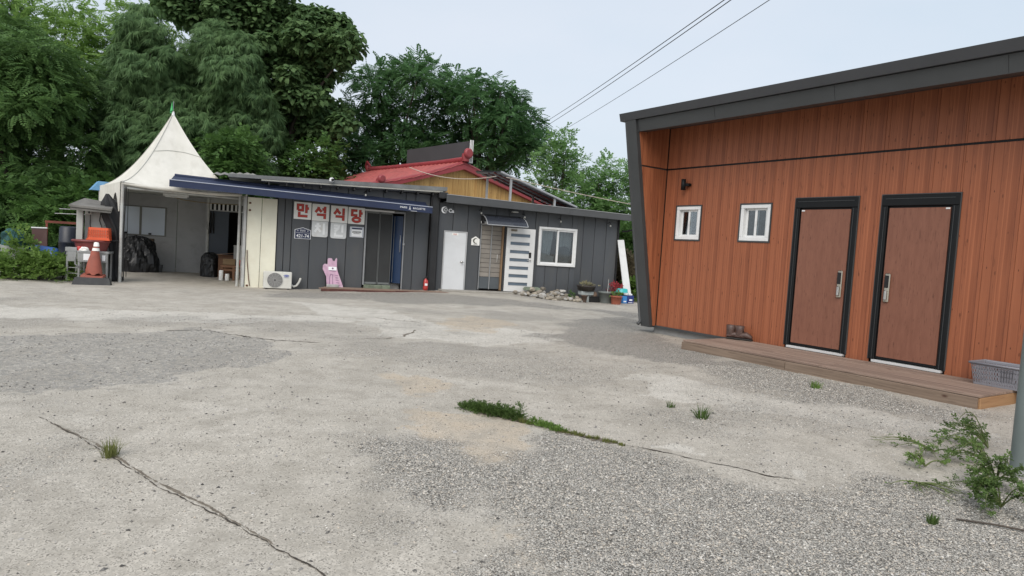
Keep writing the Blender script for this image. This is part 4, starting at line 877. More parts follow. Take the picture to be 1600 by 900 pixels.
# white door with slit windows, folded back against the wall
od = thing('slit_window_door', FA, (7.41, -.1, .19), 'open white door with seven narrow grey glass slits', 'door')
M_odo = mat('white_door', (.68, .685, .68), .45, .05, 2, bmp=.02, stain=(.45, .43, .4), stain_amt=.3)
ox0, ox1, oz0, oz1 = 6.93, 7.91, .19, 2.235
sx0, sx1 = ox0 + .135, ox0 + .80
zc = [oz1 - f * (oz1 - oz0) for f in (.11, .24, .37, .497, .624, .75, .878)]
ob_ = MB(FA).box(ox0, sx0, -.13, -.085, oz0, oz1, .003).box(sx1, ox1, -.13, -.085, oz0, oz1, .003); zp = oz0
for z in zc[::-1]: ob_.box(sx0, sx1, -.13, -.085, zp, z - .055); zp = z + .055
ob_.box(sx0, sx1, -.13, -.085, zp, oz1); ob_.build('leaf', M_odo, od)
M_slit = mat('slit_glass', (.115, .15, .19), .15, .15, 3, bmp=0)
for z in zc:
    MB(FA).box(sx0, sx1, -.118, -.110, z - .055, z + .055).build('pane', M_slit, od)
    MB(FA).box(sx0, sx1, -.134, -.119, z - .055, z - .044).box(sx0, sx1, -.134, -.119, z + .044, z + .055).build('glazing_bead', M_alu, od)
MB(FA).box(ox1 - .19, ox1 - .11, -.15, -.131, 1.30, 1.48, .008).build('lock', M_gap, od)
MB(FA).tube([(ox1 - .12, -.13, 1.22), (ox1 - .12, -.17, 1.22), (ox1 - .26, -.17, 1.23)], .012, 6).build('lever_handle', M_steel, od)
MB(FA).box(ox0 + .13, ox0 + .33, -.165, -.131, oz1 - .1, oz1 - .04, .008).build('door_closer', mat('closer_bronze', (.18, .15, .11), .4, .1, 5), od)
# curved door canopy
dc = thing('door_canopy', FA, (6.7, -.35, 2.25), 'curved smoky plastic canopy over the screen door', 'canopy')
def cv(v): a = v * R(66); return (-.02 - .70 * math.sin(a) / math.sin(R(66)), 2.575 - .31 * (1 - math.cos(a)) / (1 - math.cos(R(66))))
M_smoke, t_, b_ = newmat('smoky_polycarbonate'); b_.inputs['Base Color'].default_value = (.03, .034, .045, 1); b_.inputs['Roughness'].default_value = .18; b_.inputs['Alpha'].default_value = .88
MB(FA).grid(lambda u, v: (6.07 + u * 1.33, *cv(v)), 4, 10).build('sheet', M_smoke, dc)
for x in (6.06, 7.405): MB(FA).tube([(x, *cv(i / 10)) for i in range(11)], .015, 6).build('side_rib', M_alu, dc)
MB(FA).tube([(6.06, *cv(1)), (7.405, *cv(1))], .016, 6).build('front_rail', M_alu, dc); MB(FA).box(6.05, 7.42, -.03, .02, 2.56, 2.61).build('back_rail', M_gap, dc)
MB(FA).box(6.06, 7.15, -.06, -.02, 2.30, 2.38, .008).build('blind_box', M_white, dc)
for x in (6.08, 7.38): MB(FA).prism([(x - .012, 2.30), (x + .012, 2.30), (x + .012, 2.56), (x - .012, 2.56)], -.30, -.02).build('bracket', M_gap, dc)
# window with curtains
wn = MB(FA)
x0, x1, z0_, z1_ = 8.08, 9.46, 1.08, 2.355; tk = .075
wn.box(x0, x1, -.03, .10, z0_, z0_ + tk, .008).box(x0, x1, -.03, .10, z1_ - tk, z1_, .008).box(x0, x0 + tk, -.03, .10, z0_ + tk, z1_ - tk, .008).box(x1 - tk, x1, -.03, .10, z0_ + tk, z1_ - tk, .008)
wn = wn.build('window', M_white, hb)
for a, c_, y in ((x0 + tk, 8.80, .03), (8.76, x1 - tk, .0)):
    MB(FA).box(a, a + .05, y, y + .03, z0_ + tk, z1_ - tk, .004).box(c_ - .05, c_, y, y + .03, z0_ + tk, z1_ - tk, .004).box(a + .05, c_ - .05, y, y + .03, z0_ + tk, z0_ + tk + .045, .004).box(a + .05, c_ - .05, y, y + .03, z1_ - tk - .045, z1_ - tk, .004).build('sash', M_white, wn)
    MB(FA).box(a + .05, c_ - .05, y + .012, y + .017, z0_ + tk + .045, z1_ - tk - .045).build('pane', M_glass, wn)
M_curt = mat('white_curtain', (.6, .6, .58), .8, .06, 4, bmp=.1)
def curtain(xa, xb, xa2, xb2, yy):     # gathered at the top, swept at the foot
    MB(FA).grid(lambda u, v: ((xa + (xb - xa) * u) * (1 - v) + (xa2 + (xb2 - xa2) * u) * v, yy + .03 * math.sin(u * 34 + v * 3) + .012 * math.sin(u * 71), 2.32 - v * 1.2), 60, 8).build('curtain', M_curt, wn)
curtain(8.12, 8.72, 8.12, 8.55, .22); curtain(8.75, 9.42, 8.98, 9.30, .24)
MB(FA).grid(lambda u, v: (8.12 + u * .62, .17 + .02 * math.sin(u * 9), 1.16 + .30 * v + .05 * math.sin(u * 5)), 14, 3).build('folded_linen', mat('linen', (.45, .44, .42), .8, .1, 6), wn)
MB(FA).lathe(9.12, .32, [(.0, 1.1), (.26, 1.1), (.27, 1.5), (.20, 1.72), (0, 1.8)], 14).build('bundle', mat('bundle_grey', (.2, .21, .21), .8, .2, 5), wn)
# plaque, moon sign, eave lamp
pq = MB(FA).prism([(5.79, 1.60), (6.06, 1.60), (6.06, 1.80), (5.925, 1.885), (5.79, 1.80)], -.005, .018).build('plaque', M_sign, None, 'white house-shaped plaque between the pale door and the screen door', 'sign')
def crescent(cx, cz, r, y0, y1):
    n = 18; outer = [(cx + r * math.cos(R(40 + 280 * i / n)), cz + r * math.sin(R(40 + 280 * i / n))) for i in range(n + 1)]
    inner = [(cx + r * .28 + r * .80 * math.cos(R(52 + 256 * i / n)), cz + r * .80 * math.sin(R(52 + 256 * i / n))) for i in range(n + 1)]
    mb = MB(FA)
    for i in range(n): mb.prism([outer[i], outer[i + 1], inner[i + 1], inner[i]][::-1], y0, y1)
    return mb
crescent(5.925, 1.74, .085, -.011, -.0055).build('emblem', mat('emblem_dark', (.05, .055, .03), .5, .1, 5, bmp=0), pq)
MB(FA).stroke([(5.86, 1.635), (5.99, 1.635)], .012, -.0105, -.0055).build('emblem_line', MATS['emblem_dark'], pq)
ms_ = thing('moon_sign', FA, (4.98, .0, 2.5), 'small white crescent and letters fixed beside the black pillar', 'sign')
crescent(4.86, 2.635, .105, -.02, .01).build('crescent', M_letw, ms_)
MB(FA).disc(4.90, -.02, 2.64, .035, .05).build('inner_ring', M_letw, ms_)
text_mb(FA, 'Ca', .16, 5.08, .008, 2.62, 1, .006).build('lettering', M_letw, ms_)
el_ = thing('flood_lamp', FA, (7.12, -.2, 2.7), 'flat pale flood lamp under the eave above the white door', 'lamp')
MB(FA).box(7.03, 7.22, -.28, -.10, 2.72, 2.76, .01).build('body', mat('lamp_body', (.4, .4, .37), .4, .1, 4), el_); MB(FA).box(7.115, 7.135, -.12, .02, 2.75, 2.77).build('bracket', M_alu, el_)

# ================================================================== roofscape behind
# red tiled gable roof with yellow boarded gable; ridge runs away to the back
rr_ = Vector((-.657, .754, 0)); gd = Vector((.754, .657, 0)); AP = Vector((-2.05, 25.5, 4.66))
FR = Frame(AP.x, AP.y, math.degrees(math.atan2(gd.y, gd.x)))      # x along gable, y along ridge to the back
rh = thing('tiled_roof_house', FR, (0, 3, 0), 'house with red tiled roof and yellow boarded gable behind the restaurant', 'building')
M_rt = mat('red_roof_tile', (.34, .075, .068), .55, .2, 3, bmp=.08, stain=(.42, .15, .13), stain_amt=.4)
M_rv = mat('red_roof_verge', (.25, .036, .042), .45, .12, 3, bmp=.05)
M_yw = wood('yellow_gable_wood', (.30, .155, .045), (.52, .33, .12), grain=(30, 30, 1.2), rough=.6, rand=.12, knotc=(.09, .04, .015))
XL, XR, ZL, ZR, RL = -3.9, 5.2, 3.38, 3.35, 7.4
def rz(x): return 4.62 + (ZL - 4.62) * (x / XL) if x < 0 else 4.62 + (ZR - 4.62) * (x / XR)
x = XL + .25
while x < XR - .3:
    x1_ = min(x + .205, XR - .2)
    if x < 0 < x1_: x1_ = 0.0
    MB(FR).hexa([(x + .003, .25, 2.9), (x1_ - .003, .25, 2.9), (x1_ - .003, .28, 2.9), (x + .003, .28, 2.9), (x + .003, .25, rz(x) - .05), (x1_ - .003, .25, rz(x1_) - .05), (x1_ - .003, .28, rz(x1_) - .05), (x + .003, .28, rz(x) - .05)]).build('gable_board', M_yw, rh)
    x = x1_
MB(FR).prism([(XL + .2, 0), (XR - .2, 0), (XR - .2, 3.3), (0, 4.5), (XL + .2, 3.3)], .29, 7.2).build('wall', M_gap, rh)
nrow = 26
def slope(sgn, xe):
    def P(u, v, n_):      # u along ridge, v down the slope
        sag = -.10 * math.sin(v * math.pi); ph = (u * nrow) % 1.0
        cor = .07 * (1 - abs(2 * ph - 1)) ** .5 + .035 * (1 - ((v * 10) % 1))
        return (xe * v, u * RL, rz(xe * v) + .05 + sag + cor)
    mb = MB(FR); mb.grid(lambda u, v: P(u, v if sgn < 0 else v, 0), nrow * 4, 40); mb.build('tile_slope', M_rt, rh)
slope(-1, XL); slope(1, XR)
for xe in (XL, XR):
    MB(FR).tube([(xe * v, .10, rz(xe * v) + .06 - .10 * math.sin(v * math.pi)) for v in (0, .25, .5, .75, 1.0)], .085, 10).build('verge_roll', M_rv, rh)
    MB(FR).hexa([(0, .02, rz(0) - .17), (xe, .02, rz(xe) - .16), (xe, .22, rz(xe) - .16), (0, .22, rz(0) - .17), (0, .02, rz(0) + .0), (xe, .02, rz(xe) - .02), (xe, .22, rz(xe) - .02), (0, .22, rz(0) + .0)]).build('verge_board', M_rv, rh)
rg = MB(FR).tube([(0, RL * i / 8, 4.78 + .22 * max(0, abs(i / 8 - .5) - .3)) for i in range(9)], .11, 10).build('ridge', M_rv, rh)
def ornament(x, y, z, s=1.0):
    e = MB(FR).lathe(0, 0, [(.0, 0), (.17 * s, 0), (.19 * s, .04), (.17 * s, .12), (.12 * s, .14)], 18).build('ridge_ornament', M_rv, rh, origin=(0, 0, 0)); e.location = Vector((x, y, z)) - LOC[rh.name]; e.rotation_euler = (R(90), 0, 0)
    f = MB(FR)
    for a in range(6): f.tube([(0, 0, 0), (.12 * s * math.cos(a * 1.047), .12 * s * math.sin(a * 1.047), 0)], .016 * s, 5)
    f2 = f.build('emblem', mat('ornament_pale', (.55, .32, .33), .5, .1, 4), None, origin=(0, 0, 0)); f2.parent = e; f2.location = (0, 0, -.005)
    MB(FR).lathe(x, y + .1, [(.13 * s, z - .28 * s), (.15 * s, z - .1 * s), (.13 * s, z - .0 * s)], 12).build('ornament_base', M_rv, rh)
ornament(0, -.10, 5.03, 1.05); ornament(XL + .35, .0, rz(XL) + .30, .75)
MB(FR).tube([(0, RL, 4.75), (-.05, RL + .05, 5.0), (-.12, RL - .05, 5.12), (-.05, RL - .25, 4.95)], [.14, .13, .07, .03], 8).build('ridge_finial', M_rv, rh)
# black billboard on the ridge
bs = thing('roof_billboard', W0, (-3.3, 27, 4.7), 'long blank dark grey billboard standing along the red roof ridge', 'billboard')
M_bill = mat('billboard_back', (.05, .05, .054), .6, .08, 2, bmp=.04)
ra, rb_ = Vector((-1.97, 25.6, 0)), Vector((-4.78, 28.6, 0)); dn = (rb_ - ra).normalized(); nn_ = Vector((-dn.y, dn.x, 0)) * .1
MB(W0).hexa([(*(rb_).xy, 4.78), (*(ra).xy, 4.66), (*(ra - nn_).xy, 4.66), (*(rb_ - nn_).xy, 4.78), (*(rb_).xy, 5.46), (*(ra).xy, 5.52), (*(ra - nn_).xy, 5.52), (*(rb_ - nn_).xy, 5.46)]).build('board', M_bill, bs)
for i in range(3):
    p = ra + Vector((.06 + i * .05, -.03 + i * .03, 0)); MB(W0).tube([(p.x, p.y, 4.7), (p.x, p.y, 5.56)], .018, 6).build('edge_post', M_white, bs)
for f in (.3, .7, .97):
    p = ra.lerp(rb_, f) - nn_ * 1.4; MB(W0).tube([(p.x, p.y, 4.55), (p.x, p.y, 5.4)], .03, 6).build('post', M_gap, bs)
# metal lean-to sheet on posts above the grey house roof
lt = thing('lean_to_sheet', FA, (8, 1.2, 3.2), 'sloping corrugated metal sheet on short posts above the grey house', 'roof')
M_ltt = mat('sheet_grey', (.16, .165, .175), .5, .2, 2, bmp=.1, stain=(.07, .06, .06))
sheet(FA, [(6.75, .35, 4.05), (9.55, .35, 3.13), (9.9, 2.6, 3.20), (6.5, 2.6, 4.25)], .03, 16, M_ltt, 'sheet', lt, .022)
MB(FA).tube([(6.75, .33, 4.03), (9.55, .33, 3.11)], .035, 6).build('edge_bar', mat('edge_bar_pale', (.3, .31, .33), .4, .1, 3), lt)
for a, zt_ in ((7.15, 3.88), (8.75, 3.36)): MB(FA).box(a - .035, a + .035, .40, .47, 2.95, zt_).build('post', M_alu, lt)
for a, zt_ in ((6.85, 4.05), (8.6, 3.5)): MB(FA).box(a - .035, a + .035, 2.0, 2.07, 2.95, zt_).build('post', M_alu, lt)
for y in (.9, 1.5, 2.1): MB(FA).tube([(6.7, y, 4.0 + .06 * y), (9.5, y, 3.08 + .02 * y)], .03, 6).build('purlin', mat('purlin_red', (.12, .03, .025), .6, .2, 4), lt)
# wires
M_wire = mat('wire_black', (.02, .022, .02), .6, .1, 4, bmp=0); M_wirew = mat('wire_pale', (.42, .36, .30), .6, .1, 4, bmp=0)
W1A, W1B = (0.97, 36.0, 8.24), (4.88, 9.5, 6.92)
W2A, W2B = (1.05, 36.0, 8.05), (4.89, 9.5, 6.86)
W3A, W3B = (1.52, 36.0, 7.61), (4.93, 9.5, 6.4)
def wire(p0, p1, sag, r, m, label, n=24):
    a, b_ = Vector(p0), Vector(p1); mb = MB(W0)
    mb.tube([tuple(a.lerp(b_, i / n) - Vector((0, 0, sag * 4 * (i / n) * (1 - i / n)))) for i in range(n + 1)], r, 5)
    return mb.build('overhead_wire', m, None, label, 'wire')
wire(W1A, W1B, .1, .011, M_wire, 'upper dark power line of the close pair crossing the sky')
wire(W2A, W2B, .1, .011, M_wire, 'lower dark power line of the close pair crossing the sky')
wire(W3A, W3B, .1, .008, M_wire, 'thin single line crossing the sky below the pair')
wire((-3.9, 24.0, 4.22), (-.74, 21.9, 3.87), .22, .013, M_wirew, 'pale cable sagging in front of the yellow gable')
wire((-.42, 21.9, 3.86), (6.2, 23.5, 3.12), .06, .012, M_wirew, 'pale cable running over the grey house roof')

# ================================================================== pagoda tent and open store
tn = thing('pagoda_tent', FT, (1.5, 1.5, .05), 'white peaked pagoda tent with a green flag on its tip', 'tent')
M_tent, t_, b_ = newmat('tent_cloth'); tcn = NN(t_, 'ShaderNodeTexCoord')
cn = mixc(t_, ramp(t_, noise(t_, tcn.outputs['Object'], 2.2, 6, .6), [(.35, 0.0), (.75, 1.0)]), (.70, .685, .62), (.82, .80, .74))
cn = mixc(t_, ramp(t_, noise(t_, mapping(t_, tcn.outputs['Object'], (5, 5, .7)), 1, 5), [(.55, 0.0), (.8, .3)]), cn, (.45, .43, .36))
t_.links.new(cn, b_.inputs['Base Color']); b_.inputs['Roughness'].default_value = .55
bump(t_, b_, noise(t_, mapping(t_, tcn.outputs['Object'], (6, 6, 1.1)), 1, 4), .35, .03)
trn = NN(t_, 'ShaderNodeBsdfTranslucent'); t_.links.new(cn, trn.inputs[0]); mxs = NN(t_, 'ShaderNodeMixShader'); mxs.inputs[0].default_value = .12
t_.links.new(b_.outputs[0], mxs.inputs[1]); t_.links.new(trn.outputs[0], mxs.inputs[2]); t_.links.new(mxs.outputs[0], t_.nodes['Material Output'].inputs[0])
EZ, AZ = 2.62, 4.72; TW = 3.0
def tentP(side, u, v):     # v 0 eave .. 1 tip
    hw = TW / 2 * (1 - v); a = -hw + 2 * hw * u
    h = 1 - v; z = EZ + (AZ - EZ) * (1 - h) ** 1.62 * 1.0
    h2 = h + .022
    edge = 1 - abs(2 * u - 1)
    z -= .05 * edge * math.sin(v * math.pi) * 1.2
    if v == 0: z -= .04 * math.sin(u * math.pi)
    a = a * h2 / max(h, 1e-6) if h > 1e-6 else (-.5 + u) * .06
    hh = TW / 2 * h2
    x, y = {0: (a, -hh), 1: (hh, a), 2: (-a, hh), 3: (-hh, -a)}[side]
    return (x + 1.5, y + 1.5, z)
for s_ in range(4): MB(FT).grid(lambda u, v: tentP(s_, u, v), 14, 22).build('roof_membrane', M_tent, tn)
M_seam = mat('tent_seam', (.42, .42, .38), .6, .08, 5, bmp=0)
for s_ in (0, 3): MB(FT).tube([tuple(Vector(tentP(s_, 0, i / 16)) + Vector((0, 0, .004))) for i in range(17)], .012, 5).build('seam', M_seam, tn)
MB(FT).tube([tuple(Vector(tentP(0, i / 10, .62 + .05 * math.sin(i / 10 * math.pi))) + Vector((0, -.004, .004))) for i in range(11)], .008, 5).build('seam', M_seam, tn)
MB(FT).lathe(1.5, 1.5, [(.05, 4.66), (.035, 4.80), (.02, 4.84)], 10).build('tip_cap', M_white, tn)
MB(FT).grid(lambda u, v: (1.47 + .05 * (1 - v) * math.cos(u * 5) - .01, 1.5 + .05 * (1 - v) * math.sin(u * 5), 4.80 + .28 * v + .05 * u), 8, 6).grid(lambda u, v: (1.46 - .05 * u * (1 - v), 1.49 + .02 * math.sin(v * 6), 4.78 + .26 * v), 4, 6).build('flag', mat('green_flag', (.05, .36, .11), .6, .15, 8, bmp=.1), tn)
MB(FT).tube([(1.5, 1.5, 4.8), (1.5, 1.5, 5.12)], .008, 6).build('flag_pole', M_alu, tn)
M_post = mat('tent_post_paint', (.42, .43, .42), .5, .12, 4, bmp=.05, stain=(.2, .12, .07), stain_amt=.4)
for x, y in ((.03, .03), (2.97, .03), (.03, 2.97), (2.97, 2.97)): MB(FT).tube([(x, y, gt(FT, x, y) - .05), (x, y, EZ + .02)], .042, 10).build('post', M_post, tn)
MB(FT).tube([(.0, .02, EZ - .03), (.75, -.01, EZ - .07), (1.5, -.01, EZ - .08), (2.3, -.0, EZ - .07), (3.0, .02, EZ - .04)], [.035, .055, .04, .05, .035], 8).build('rolled_curtain', M_tent, tn)
MB(FT).tube([(.03, .06, EZ - .14), (2.97, .06, EZ - .14)], .03, 8).tube([(.03, .03, EZ - .03), (.03, 2.97, EZ - .03)], .03, 8).build('eave_rail', M_post, tn)
arch = [(0, 0), (0, -.75)] + [(.15 + .9 * i / 8, -.75 + .50 * math.sin(i / 8 * math.pi)) for i in range(9)] + [(1.4, -.7), (2.95, -.8), (2.95, 0)]
sv = MB(FT); nA = len(arch); sv.add([(-.03, 3 - 2.95 + (2.95 - a) - 0.0 if False else .02 + a, EZ + .0 + z) for a, z in arch], [tuple(range(nA))]); sv.build('side_curtain', M_tent, tn)
MB(FT).tube([(.10, -.02, .1), (.07, -.015, 1.2), (.10, -.02, 2.5)], .016, 6).tube([(.16, -.01, .2), (.155, -.01, 2.45)], .009, 5).build('cable', M_gap, tn)
blt = MB(FT).hexa([(-.25, 2.9, 2.48), (.35, 2.9, 2.48), (.35, 3.3, 2.48), (-.25, 3.3, 2.48), (-.05, 2.9, 2.74), (.35, 2.9, 2.74), (.35, 3.3, 2.74), (-.05, 3.3, 2.74)]).build('blue_tarpaulin', mat('light_blue_tarp', (.13, .3, .5), .6, .15, 6, bmp=.1), None, 'scrap of light blue tarpaulin at the rear corner of the tent', 'tarpaulin')
# store room behind: panel walls, ceiling
st = thing('open_store_room', FA, (-2.9, 3, .05), 'dim panelled store room opening under the tent', 'building')
M_inw = mat('store_wall_panel', (.42, .425, .43), .6, .06, 2, bmp=.03, stain=(.17, .165, .155), stain_amt=.35)
M_ceil = mat('store_ceiling', (.36, .37, .35), .7, .08, 2, bmp=.05)
wy = 4.05
IW = (-4.95, -3.40, 1.27, 2.15)
MB(FA).box(-5.0, -3.05, wy, wy + .06, -.05, 1.24, .004).build('wall_panel', M_inw, st); MB(FA).box(-5.0, -3.05, wy, wy + .06, 2.18, 2.62, .004).build('wall_panel', M_inw, st)
MB(FA).box(-3.36, -3.05, wy + .001, wy + .06, 1.24, 2.18).build('wall_panel', M_inw, st)
MB(FA).box(-3.04, -2.12, wy, wy + .06, -.05, 2.62, .004).build('wall_panel', M_inw, st)
MB(FA).box(-5.0, -4.95, 2.6, wy - .001, -.05, 2.62).build('wall_panel', M_inw, st)
MB(FA).box(-2.12, -2.08, 3.1, wy + .06, -.05, 2.62).build('wall_panel', M_inw, st)
M_bluew = mat('dark_blue_panel', (.045, .06, .085), .5, .1, 3, bmp=.03)
MB(FA).box(-2.08, -1.44, 3.06, 3.12, -.05, 2.20, .004).build('wall_panel', M_bluew, st)
MB(FA).box(-2.08, -.85, 3.05, 3.12, 2.40, 2.62).build('header', M_inw, st)
for i in range(9): MB(FA).box(-2.02 + i * .125, -1.96 + i * .125, 3.04, 3.06, 2.20, 2.40).build('vent_slat', M_white, st)
MB(FA).box(-2.1, -.85, 3.03, 3.055, 2.165, 2.20).build('lintel', M_inw, st)
MB(FA).box(-2.2, -.85, 4.6, 4.66, -.05, 2.6).box(-2.2, -2.13, 4.12, 4.6, -.05, 2.6).build('recess_back', M_gap, st)
MB(FA).box(-.90, -.85, .0, 4.6, -.05, 2.6).build('side_wall', M_cream, st)
MB(FA).hexa([(-4.0, .3, 2.50), (-.85, .3, 2.52), (-.85, 2.4, 2.56), (-4.75, 2.4, 2.54), (-4.0, .3, 2.56), (-.85, .3, 2.58), (-.85, 2.4, 2.62), (-4.75, 2.4, 2.60)]).hexa([(-4.75, 2.401, 2.54), (-.85, 2.401, 2.56), (-.85, 4.66, 2.60), (-5.0, 4.66, 2.58), (-4.75, 2.401, 2.60), (-.85, 2.401, 2.62), (-.85, 4.66, 2.66), (-5.0, 4.66, 2.64)]).build('ceiling', M_ceil, st)
for a, c_ in ((-.84, -.455), (-.45, -.04)): MB(FA).box(a + .003, c_ - .003, -.02, .04, -.03, 2.54, .004).build('cream_panel', M_cream, st)
jm = MB(FA).box(-.93, -.85, -.06, .05, -.03, 2.54, .006).box(-.955, -.945, -.05, .04, .0, 2.5).build('steel_jamb', M_post, st)
MB(FA).tube([(-.80, -.045, 1.05), (-.79, -.05, .75), (-.74, -.05, .30), (-.70, -.05, .03)], .012, 5).build('rust_rod', mat('rust', (.12, .045, .02), .9, .3, 12, bmp=.3), st)
for z in (.02, 2.35, 2.15): MB(FA).box(-.80, -.74, -.05, -.02, z, z + .05, .01).build('rusty_hinge', MATS['rust'], st)
iw = MB(FA).box(IW[0], IW[1] + .04, wy - .03, wy + .05, 1.235, 1.27).box(IW[0], IW[1] + .04, wy - .03, wy + .05, 2.15, 2.185).box(-4.13, -4.07, wy - .025, wy + .045, 1.27, 2.15).box(IW[1], IW[1] + .04, wy - .03, wy + .05, 1.27, 2.15).build('window', mat('dull_frame', (.22, .22, .2), .6, .1, 4), st)
M_frost, t_, b_ = newmat('frosted_pane'); b_.inputs['Base Color'].default_value = (.72, .77, .85, 1); b_.inputs['Metallic'].default_value = .75; b_.inputs['Roughness'].default_value = .3
trn = NN(t_, 'ShaderNodeBsdfTranslucent'); trn.inputs[0].default_value = (.82, .87, .95, 1); mxs = NN(t_, 'ShaderNodeMixShader'); mxs.inputs[0].default_value = .4
t_.links.new(b_.outputs[0], mxs.inputs[1]); t_.links.new(trn.outputs[0], mxs.inputs[2]); t_.links.new(mxs.outputs[0], t_.nodes['Material Output'].inputs[0])
for a, c_ in ((-4.95, -4.13), (-4.07, -3.40)): MB(FA).box(a, c_, wy + .005, wy + .012, 1.27, 2.15).build('pane', M_frost, iw)
for a in (-4.55, -3.86): MB(FA).box(a, a + .08, wy - .03, wy - .0, 1.275, 1.33).build('latch', M_gap, iw)
fl = thing('tube_light', FA, (-2.75, 1.0, 2.4), 'unlit white fluorescent batten under the store ceiling', 'lamp')
MB(FA).box(-3.10, -2.44, .97, 1.05, 2.44, 2.50, .006).build('batten', M_white, fl); MB(FA).tube([(-3.05, 1.0, 2.42), (-2.48, 1.0, 2.42)], .015, 8).build('tube', M_white, fl)
wire_c = MB(FA).tube([(-3.0, 1.05, 2.46), (-2.6, 1.15, 2.36), (-2.1, 1.3, 2.33), (-1.6, 1.5, 2.34), (-1.1, 1.6, 2.36)], .012, 5).build('ceiling_cable', mat('cable_tan', (.22, .17, .08), .7, .1, 4, bmp=0), None, 'tan cable looping under the store ceiling', 'cable')
# black plastic heap
def heap(name, fr, cx, cy, z, lx, ly, h, m, label, cat, seed, par=None, crum=.16, n=40):
    r = np.random.default_rng(seed); mb = MB(fr)
    def P(u, v):
        a = 2 * math.pi * u; e = (v) ; rr = math.cos(e * math.pi / 2) ** .55; zz = math.sin(e * math.pi / 2) ** .9
        k_ = 1 + crum * (float(vnoise(np.array([math.cos(a) * 2.4 + 9]), np.array([math.sin(a) * 2.4 + v * 5 + 9]), seed)[0]) - .5) * 2 + crum * .4 * abs(math.sin(a * 9 + v * 6 + seed)) + crum * .55 * (float(vnoise(np.array([a * 4.1 + 3]), np.array([v * 13.0 + a]), seed + 5)[0]) - .5) 
        return (cx + lx / 2 * rr * math.cos(a) * k_, cy + ly / 2 * rr * math.sin(a) * k_, z + h * zz * (1 + .25 * (k_ - 1)))
    mb.grid(P, n, 20, smooth=False); return mb.build(name, m, par, label, cat) if par is None else mb.build(name, m, par)
M_bag = mat('black_plastic_sheet', (.011, .012, .014), .38, .3, 8, bmp=.35, bscale=14)
heap('covered_heap', FA, -4.05, 3.25, .08, 1.15, .9, 1.1, M_bag, 'large heap under shiny black plastic inside the store', 'heap', 4, crum=.2, n=60)
wbx = MB(FA).box(-4.25, -3.62, 3.3, 3.6, .98, 1.16, .008).build('wooden_box', wood('box_wood', (.06, .04, .025), (.12, .085, .05), rand=.1, knots=False), None, 'dark wooden box behind the black plastic heap', 'box')
bkt = thing('small_bucket', FA, (-3.42, 3.2, .1), 'small dark bucket beside the black plastic heap', 'bucket')
MB(FA).lathe(-3.42, 3.2, [(.09, .1), (.115, .34), (.12, .36), (.105, .35), (.085, .12)], 14).build('body', mat('bucket_dark', (.06, .065, .07), .5, .1, 4), bkt)
# bench and boxes in the store
M_bw = wood('bench_wood', (.12, .055, .03), (.22, .115, .065), grain=(1.5, 30, 30), rough=.6, rand=.1)
bn = thing('wooden_bench', FA, (-1.2, 1.8, .05), 'small brown wooden bench inside the store', 'bench')
MB(FA).box(-1.56, -.95, 1.6, 1.95, .45, .52, .006).build('seat', M_bw, bn)
for x, y in ((-1.19, 1.64), (-1.52, 1.64), (-1.0, 1.9), (-1.52, 1.9)): MB(FA).box(x - .035, x + .035, y - .03, y + .03, .05, .45, .004).build('leg', M_bw, bn)
MB(FA).box(-1.5, -1.0, 1.62, 1.66, .34, .40).build('apron', M_bw, bn)
M_card = mat('cardboard', (.20, .135, .075), .8, .12, 4, bmp=.1)
def crate(x0, x1, y0, y1, z0, z1, m, name, label, lid=True, cat='box'):
    e = thing(name, FA, ((x0 + x1) / 2, (y0 + y1) / 2, z0), label, cat); MB(FA).box(x0, x1, y0, y1, z0, z1, .006).build('body', m, e)
    if lid: MB(FA).box(x0 - .01, x1 + .01, y0 - .012, y1 + .01, z1 - .03, z1 + .006, .004).build('lid', m, e)
    return e
crate(-1.50, -1.16, 1.66, 1.92, .525, .70, M_card, 'cardboard_box', 'brown cardboard box on the wooden bench')
crate(-1.22, -.97, 1.98, 2.2, .05, 1.12, mat('pale_box', (.33, .34, .34), .6, .1, 4), 'storage_cabinet', 'pale narrow cabinet behind the wooden bench', cat='cabinet')
crate(-1.66, -1.12, 2.2, 2.5, .05, .80, M_bw, 'low_shelf', 'dark brown low shelf behind the wooden bench', cat='shelf')
MB(FA).hexa([(-1.70, 2.02, .80), (-1.1, 2.02, .88), (-1.1, 2.19, .88), (-1.7, 2.19, .80), (-1.70, 2.02, .82), (-1.1, 2.02, .90), (-1.1, 2.19, .90), (-1.7, 2.19, .82)]).build('loose_plank', M_wk, None, 'tilted loose plank lying over the low shelf', 'plank')
cn_ = thing('red_can', FA, (-1.06, 1.78, .525), 'small red can on the wooden bench', 'can'); MB(FA).lathe(-1.06, 1.78, [(.06, .525), (.06, .68), (.05, .69)], 12).build('body', M_fe, cn_)
for i, (x, y, h, lab) in enumerate(((-1.53, 1.5, .30, 'tall white paint can under the bench front'), (-1.36, 1.5, .20, 'short white paint can under the bench front'))):
    e = thing('paint_can', FA, (x, y, .05), lab, 'can'); MB(FA).lathe(x, y, [(.055, .06), (.06, .07), (.06, .06 + h), (.055, .065 + h), (.02, .064 + h)], 14).build('body', M_white, e)
    MB(FA).tube([(x - .06, y, .03 + h), (x, y - .07, h - .05), (x + .06, y, .03 + h)], .004, 4).build('handle', M_alu, e)
heap('tarp_bundle', FA, -1.9, 2.5, .08, .55, .6, .75, M_bag, 'small black sheet bundle beside the low shelf', 'bundle', 8)
